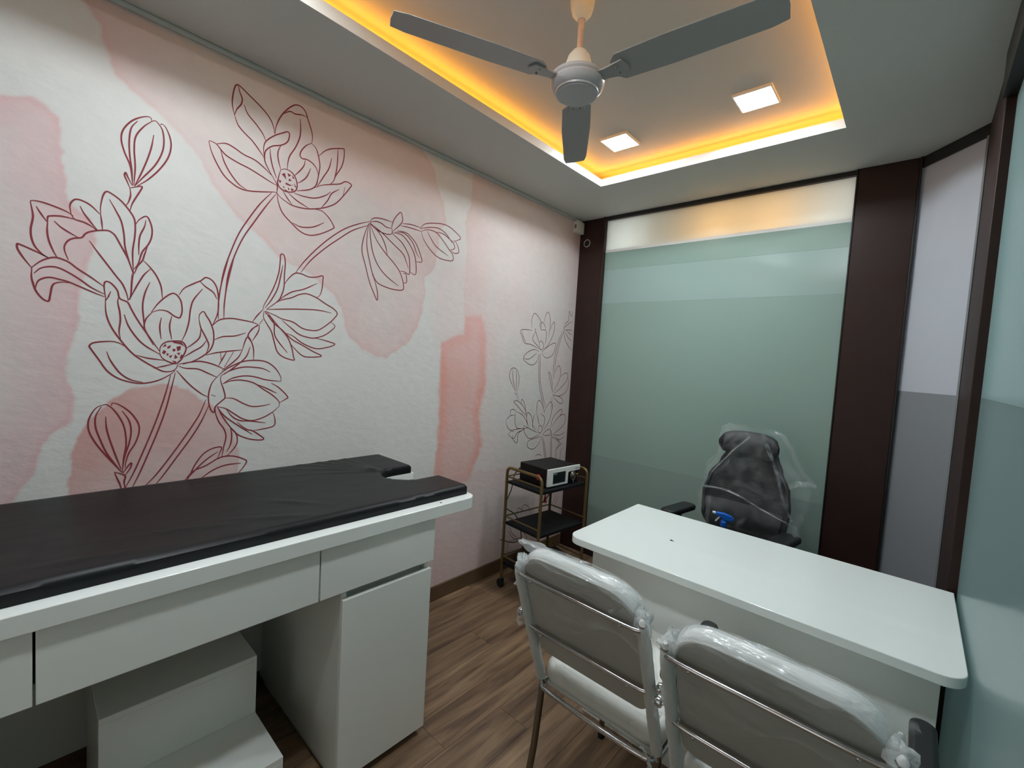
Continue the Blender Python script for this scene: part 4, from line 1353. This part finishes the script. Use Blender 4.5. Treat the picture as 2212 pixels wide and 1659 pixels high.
MB().prism([(-0.100, 0.078), (-0.070, 0.078), (-0.070, 0.088), (-0.100, 0.088)], 0.0135, 0.0142, fr).build('sticker', M['grey_mark'], bz)
for k in range(7):
    MB().prism([(0.100 + k * 0.0055, 0.0935), (0.1038 + k * 0.0055, 0.0935), (0.1038 + k * 0.0055, 0.098 + (k % 3) * .001), (0.100 + k * 0.0055, 0.098 + (k % 3) * .001)], 0.012, 0.0124, fr).build('logo_letter', M['grey_mark'], bz)
dl = MB().lathe([(0.0295, 0.0), (0.0295, 0.010), (0.026, 0.014), (0.020, 0.012), (0.012, 0.020), (0.0005, 0.021)], (W2, 0.090, 0.050), 28, 'x')
dl.build('connector_port', M['steel_dull'], co, smooth=40)
MB().tube([(W2 + .012, 0.084, 0.030), (W2 + .014, 0.083, 0.008), (W2 + .014, 0.087, 0.003), (W2 + .014, 0.091, 0.008), (W2 + .012, 0.090, 0.030)], 0.0016, 8).build('wire_loop', M['chrome'], co, smooth=50)
MB().prism([(0.112, 0.022), (0.128, 0.022), (0.120, 0.036)], 0.0, 0.0008, fr).build('warning_triangle', M['grey_mark'], co)
MB().tube([(W2 + .006, 0.120, 0.052), (W2 + .016, 0.128, 0.060)], 0.003, 8).build('yellow_lever', material('yellow_green_plastic', (160, 160, 60), 0.4), co)
eb = MB().lathe([(0.010, 0.0), (0.010, 0.006), (0.017, 0.008), (0.018, 0.016), (0.014, 0.020), (0.0005, 0.021)], (0, 0, 0), 20, 'y')
eb.v = [(0.058 + p[0], -D2 - p[1], 0.055 + p[2]) for p in eb.v]
eb.build('stop_button', M['red_plastic'], co, smooth=40)
MB().tube(smooth_path([(-W2, -D2 + .03, 0.06), (-W2 - .025, -D2 + .03, 0.062), (-W2 - .05, -D2 + .028, 0.04)], 5), 0.006, 10).build('plug', M['black_plastic'], co, smooth=50)

def trp(u, v, z):
    c_, s_ = math.cos(TROT), math.sin(TROT)
    return (0.324 + u * c_ - v * s_, 2.25 + u * s_ + v * c_, z)
def cable(name, pts, r, label, mat='black_plastic'):
    return tag(MB().tube(smooth_path(pts, 7), r, 8).build(name, M[mat], smooth=60), label, 'cable')
cable('power_cable', [trp(-0.183, -0.085, 0.725), trp(-0.20, -0.10, 0.69), trp(-0.198, -0.12, 0.60), trp(-0.20, -0.16, 0.52), trp(-0.18, -0.17, 0.49),
                      trp(-0.172, -0.10, 0.44), trp(-0.17, -0.05, 0.36), trp(-0.19, 0.0, 0.22), trp(-0.17, 0.02, 0.10), trp(-0.12, 0.02, 0.03)], 0.0032,
      'black power cable dropping from the console behind the trolley')
cable('power_cable', [trp(0.02, 0.05, 0.66), trp(0.03, -0.02, 0.60), trp(0.0, -0.06, 0.52), trp(0.02, -0.03, 0.45), trp(0.03, 0.0, 0.4275)], 0.003,
      'black cable hanging under the top shelf of the trolley')
cable('power_cable', [trp(-0.17, -0.215, 0.30), trp(-0.05, -0.222, 0.325), trp(0.03, -0.218, 0.37), trp(0.06, -0.23, 0.33), trp(0.02, -0.225, 0.25), trp(0.04, -0.19, 0.18), trp(0.06, -0.1, 0.169)], 0.0032,
      'black cable looping across the lower bay of the trolley')
cable('power_cable', [trp(-0.10, -0.10, 0.169), trp(-0.02, -0.05, 0.185), trp(0.0, 0.03, 0.17), trp(-0.06, 0.04, 0.186), trp(-0.11, 0.0, 0.172), trp(-0.10, -0.06, 0.18), trp(-0.04, -0.10, 0.19), trp(-0.02, -0.12, 0.175)], 0.0035,
      'coiled black cable lying on the bottom shelf of the trolley')
rt = MB().prism([(-0.012, 0), (0.012, 0), (0.003, 0.05), (-0.003, 0.05)], -0.003, 0.003, lambda a, b, k: (a, k, b))
tag(rt.build('red_tag', M['red_plastic'], loc=trp(0.01, -0.02, 0.555)), 'small red tag hanging under the top shelf of the trolley', 'tag')
MB().tube([(0, 0, 0.05), (0, 0, 0.111)], 0.001, 6).build('string', M['black_plastic'], [o for o in COL.objects if o.name == 'red_tag'][0])
ps = thing('power_strip', 'black power strip lying on the bottom shelf of the trolley', 'power strip', trp(0.06, -0.08, 0.165), TROT + 0.5)
MB().box(-0.05, 0.05, -0.022, 0.022, 0, 0.028).build('case', M['black_plastic'], ps, bevel=0.004)
for k in range(3):
    MB().box(-0.036 + k * .028, -0.016 + k * .028, -0.010, 0.010, 0.028, 0.0305).build('socket', M['grey_mark'], ps, bevel=0.001)
fp = thing('foot_pedal', 'black foot pedal stored on the bottom shelf of the trolley', 'pedal', trp(0.02, 0.12, 0.165), TROT)
MB().prism([(-0.06, 0), (0.06, 0), (0.06, 0.02), (-0.06, 0.045)], -0.045, 0.045, lambda a, b, k: (a, k, b)).build('pedal_base', M['black_plastic'], fp, bevel=0.004)
MB().prism([(-0.05, 0.046), (0.05, 0.026), (0.05, 0.034), (-0.05, 0.056)], -0.035, 0.035, lambda a, b, k: (a, k, b)).build('pedal_plate', M['rubber'], fp, bevel=0.002)

# ------------------------------------------------------------------ office chair behind the desk
oc = thing('office_chair', 'black mesh office chair under a clear dust bag behind the desk', 'chair', (1.355, 2.44, 0), -0.16)
for k in range(5):
    a = math.radians(72 * k + 20)
    d_ = Vector((math.cos(a), math.sin(a), 0))
    arm = MB().tube([Vector((0, 0, 0.10)) + d_ * 0.02, Vector((0, 0, 0.095)) + d_ * 0.15, Vector((0, 0, 0.075)) + d_ * 0.27], [0.024, 0.02, 0.014], 10)
    arm.build('base_arm', M['chair_frame'], oc, smooth=50)
    p = d_ * 0.27
    w = MB().lathe([(0.024, -0.018), (0.027, -0.014), (0.027, 0.014), (0.024, 0.018)], (p.x, p.y, 0.0272), 18, 'y')
    w.build('caster_wheel', M['rubber'], oc, smooth=40)
MB().lathe([(0.03, 0.085), (0.03, 0.2), (0.018, 0.2), (0.018, 0.43)], (0, 0, 0), 20).build('gas_lift', M['black_metal'], oc, smooth=40)
MB().box(-0.09, 0.09, -0.11, 0.13, 0.42, 0.455).build('seat_mechanism', M['chair_frame'], oc, bevel=0.006)
MB().prism(rounded(-0.225, 0.225, -0.27, 0.17, 0.09, 0.09, 0.07, 0.07), 0.455, 0.525).build('seat', M['mesh_dark'], oc, bevel=0.025, seg=5)
# back: width and depth by height
BT = [(0.56, .150, .185), (0.66, .205, .170), (0.78, .213, .180), (0.87, .195, .200), (0.95, .150, .222), (1.03, .115, .235)]
def back_pt(u, z, off=0.0):
    hw, yy = lerp_table(BT, z)
    x = u * hw
    return Vector((x, yy - 0.05 * (u * u) + off, z))
ring = [back_pt(-1, z) for z in np.linspace(0.56, 1.03, 16)] + [back_pt(u, 1.035) for u in np.linspace(-0.8, 0.8, 7)] \
     + [back_pt(1, z) for z in np.linspace(1.03, 0.56, 16)] + [back_pt(u, 0.555) for u in np.linspace(0.8, -0.8, 7)]
MB().tube(smooth_path(ring, 2, True), 0.012, 10, closed=True).build('back_frame', M['chair_frame'], oc, smooth=50)
mm = MB(); mm.grid(lambda u, v: back_pt(2 * u - 1, 0.56 + 0.47 * v), 18, 24); mm.grid(lambda u, v: back_pt(2 * u - 1, 0.56 + 0.47 * v, 0.004), 18, 24)
mm.build('back_mesh', M['mesh_dark'], oc, smooth=60)
rb = MB()
for z in np.arange(0.60, 1.02, 0.0085):
    rb.tube([back_pt(u, z, -0.002) for u in np.linspace(-0.97, 0.97, 9)], 0.0019, 6)
tag(rb.build('mesh_ribs', material('dark_grey_ribs', (52, 52, 54), 0.5), oc, smooth=60), kind='stuff')
MB().tube([(0, 0.06, 0.44), (0, 0.20, 0.50), (0, 0.235, 0.62), (0, 0.225, 0.78), (0, 0.265, 1.0), (0, 0.262, 1.09)], 0.022, 10).build('back_spine', M['chair_frame'], oc, smooth=50)
lum = MB().grid(lambda u, v: back_pt((2 * u - 1) * 0.93, 0.62 + 0.13 * v, -0.012 - 0.02 * math.sin(math.pi * v)), 14, 8)
lum.build('lumbar_pad', M['mesh_dark'], oc, smooth=60)
def head(u, v):
    a = 2 * math.pi * u; t = 2 * v - 1
    e = (1 - abs(t) ** 3.2) ** 0.5 if abs(t) < 1 else 0.0
    y = 0.205 + 0.05 * math.cos(a) * (0.25 + 0.75 * e) + 0.0 - 0.055 * (t * t)
    z = 1.062 + 0.070 * math.sin(a) * (0.3 + 0.7 * e)
    return (t * 0.150 - 0.012, y, z)
hd = MB(); hd.grid(head, 22, 17, close_u=True); hd.build('headrest', M['mesh_dark'], oc, smooth=60)
for sx in (-1, 1):
    MB().tube(smooth_path([(sx * 0.12, 0.0, 0.44), (sx * 0.24, -0.01, 0.46), (sx * 0.262, -0.02, 0.56), (sx * 0.262, -0.04, 0.665)], 5), 0.016, 10).build('arm_post', M['chair_frame'], oc, smooth=50)
    ap = MB().prism(rounded(sx * 0.262 - 0.043, sx * 0.262 + 0.043, -0.17, 0.08, 0.035, 0.035, 0.03, 0.03), 0.665, 0.695)
    ap.build('arm_pad', M['chair_frame'], oc, bevel=0.010, seg=4)
# dust bag
nzb = Noise2(77)
BG = [(0.555, .225, .085, .175), (0.66, .240, .10, .165), (0.78, .245, .105, .17), (0.90, .232, .105, .19), (0.99, .190, .10, .205), (1.08, .178, .092, .20), (1.125, .150, .072, .20), (1.160, .09, .03, .20)]
def bag(u, v):
    z = 0.555 + 0.605 * v
    a_, b_, yc = lerp_table(BG, z)
    an = 2 * math.pi * u
    k = float(nzb.fbm(np.array([math.cos(an) * 4 + 20]), np.array([math.sin(an) * 4 + v * 3 + 20]), 3)[0]) - 0.5
    rdg = math.sin(an * 9 + v * 7 + 5 * k) * 0.012
    r = 1 + 0.22 * k + rdg / 0.2
    x = a_ * r * math.copysign(abs(math.cos(an)) ** 0.8, math.cos(an)); y = yc + b_ * r * math.copysign(abs(math.sin(an)) ** 0.8, math.sin(an))
    # loose gathered corner to the right
    w = math.exp(-((z - 0.90) / 0.10) ** 2) * max(0.0, math.cos(an)) ** 6
    x += 0.075 * w; y -= 0.03 * w
    # peak above the headrest
    w2 = math.exp(-((z - 1.155) / 0.03) ** 2) * max(0.0, -math.cos(an)) ** 3
    x -= 0.04 * w2
    return (x, y, z + 0.03 * k * v)
bgm = MB(); bgm.grid(bag, 90, 46, close_u=True)
bgm.f.append(tuple(i * 46 + 45 for i in range(90)))
bgm.build('dust_bag', M['film_bag'], oc, smooth=80)
def fold(pts, w, seed, m='film'):
    f_ = MB(); flap(f_, pts, w, w * 0.5, seed); f_.build('bag_fold', M[m], oc, smooth=80)
fold([(0.02, 0.09, 1.12), (-0.06, 0.06, 1.02), (-0.15, 0.04, 0.88), (-0.22, 0.06, 0.74)], 0.022, 2)
fold([(0.10, 0.09, 1.10), (0.16, 0.07, 0.98), (0.22, 0.05, 0.84), (0.26, 0.05, 0.76)], 0.03, 5)
fold([(-0.18, 0.04, 0.82), (-0.02, 0.03, 0.83), (0.14, 0.03, 0.78), (0.27, 0.04, 0.74)], 0.02, 7)
fold([(0.24, 0.06, 0.93), (0.30, 0.05, 0.95), (0.34, 0.06, 0.945)], 0.07, 3)
fold([(0.27, 0.05, 0.74), (0.285, 0.05, 0.68), (0.27, 0.06, 0.60)], 0.05, 4)

# spray bottle on the chair seat
sb = thing('spray_bottle', 'dark spray bottle with a bright blue trigger head standing behind the desk', 'bottle', (1.372, 2.27, 0.5255), 0.2)
MB().lathe([(0.030, 0), (0.033, 0.004), (0.033, 0.12), (0.028, 0.145), (0.014, 0.165), (0.013, 0.185)], (0, 0, 0), 24).build('bottle_body', M['clear_bottle'], sb, smooth=40)
hb = MB().lathe([(0.0155, 0.182), (0.0155, 0.205), (0.011, 0.208), (0.010, 0.218)], (0, 0, 0), 20)
hb.prism([(-0.040, 0.234), (-0.036, 0.246), (0.0, 0.246), (0.030, 0.238), (0.042, 0.226), (0.036, 0.214), (0.010, 0.212), (-0.010, 0.222)], -0.011, 0.011, lambda a, b, k: (a, k, b))
hbo = hb.build('spray_head', M['blue_plastic'], sb, bevel=0.003)
MB().tube([(-0.038, 0, 0.240), (-0.052, 0, 0.240)], 0.006, 10).build('nozzle', M['white_plastic'], hbo, smooth=50)
MB().tube(smooth_path([(-0.016, 0, 0.228), (-0.026, 0, 0.214), (-0.036, 0, 0.200)], 4), 0.004, 8).build('trigger', M['white_plastic'], hbo, smooth=50)

# ------------------------------------------------------------------ ceiling fan
FX, FY = 1.085, 1.25
fan = thing('ceiling_fan', 'grey three-blade ceiling fan with a cream canopy hanging in the recess', 'fan', (FX, FY, 2.33))
MB().lathe([(0.0005, 0.000), (0.060, 0.000), (0.070, 0.004), (0.071, 0.010), (0.076, 0.012), (0.086, 0.024), (0.089, 0.034), (0.086, 0.040),
            (0.090, 0.046), (0.088, 0.056), (0.070, 0.064), (0.045, 0.068), (0.0005, 0.068)], (0, 0, 0), 48).build('motor', M['fan_grey'], fan, smooth=30)
MB().lathe([(0.067, 0.0), (0.067, -0.001), (0.0005, -0.0015)], (0, 0, 0), 40).build('motor_plate', M['fan_grey'], fan)
MB().lathe([(0.040, 0.064), (0.046, 0.072), (0.044, 0.095), (0.036, 0.122), (0.022, 0.140), (0.013, 0.146)], (0, 0, 0), 32).build('lower_canopy', M['fan_cream'], fan, smooth=40)
MB().lathe([(0.0095, 0.140), (0.0095, 0.262)], (0, 0, 0), 16).build('rod', M['rust'], fan, smooth=40)
MB().lathe([(0.014, 0.238), (0.020, 0.244), (0.032, 0.258), (0.038, 0.280), (0.040, 0.300)], (0, 0, 0), 32).build('upper_canopy', M['fan_cream'], fan, smooth=40)
for k in range(3):
    ang = math.radians(5 + 120 * k)
    ca, sa = math.cos(ang), math.sin(ang)
    def rot(p): return (p[0] * ca - p[1] * sa, p[0] * sa + p[1] * ca, p[2])
    outl = [(0.128, -0.030), (0.150, -0.052), (0.30, -0.056), (0.56, -0.050), (0.60, -0.042), (0.604, 0.0), (0.60, 0.042), (0.56, 0.050), (0.30, 0.056), (0.150, 0.052), (0.128, 0.030)]
    bl = MB()
    n = len(outl)
    tilt = math.tan(math.radians(-9))
    lo = [rot((x, y, 0.042 + y * tilt)) for x, y in outl]; hi = [rot((x, y, 0.0445 + y * tilt)) for x, y in outl]
    bl.add(lo + hi, [tuple(range(n)), tuple(range(2 * n - 1, n - 1, -1))] + [(i, (i + 1) % n, n + (i + 1) % n, n + i) for i in range(n)])
    blo = bl.build('blade', M['fan_blade'], fan, bevel=0.0008, seg=1)
    br = MB()
    bo = [(0.06, -0.022), (0.10, -0.020), (0.165, -0.030), (0.18, 0.0), (0.165, 0.030), (0.10, 0.020), (0.06, 0.022)]
    lo = [rot((x, y, 0.036 + y * tilt)) for x, y in bo]; hi = [rot((x, y, 0.041 + y * tilt)) for x, y in bo]; n = len(bo)
    br.add(lo + hi, [tuple(range(n)), tuple(range(2 * n - 1, n - 1, -1))] + [(i, (i + 1) % n, n + (i + 1) % n, n + i) for i in range(n)])
    br.build('blade_bracket', M['fan_blade'], blo)
    for (x, y) in ((0.145, -0.014), (0.145, 0.014)):
        MB().ball(rot((x, y, 0.035)), 0.004, 8).build('screw', M['steel_dull'], blo, smooth=60)

# ------------------------------------------------------------------ small fittings by the corner
sw = thing('junction_box', 'small white junction box high on the flower wall in the corner', 'junction box', (0.0, 2.845, 2.455))
MB().box(0.0, 0.040, -0.045, 0.045, -0.043, 0.043).build('box_body', M['white_plastic'], sw, bevel=0.003)
MB().box(0.012, 0.030, -0.0475, -0.045, -0.014, 0.014).build('cover_mark', M['grey_mark'], sw, bevel=0.001)
gr = thing('cable_grommet', 'round chrome cable grommet in the dark corner panel', 'grommet', (0.068, YB, 2.346))
ring_ = [(0.026 * math.cos(a), -0.002, 0.026 * math.sin(a)) for a in np.linspace(0, 2 * math.pi, 29)[:-1]]
MB().tube(ring_, 0.0045, 8, closed=True).build('ring', M['chrome'], gr, smooth=60)
MB().lathe([(0.024, -0.001), (0.024, 0.0)], (0, 0, 0), 24, 'y').build('hole', M['rubber'], gr)
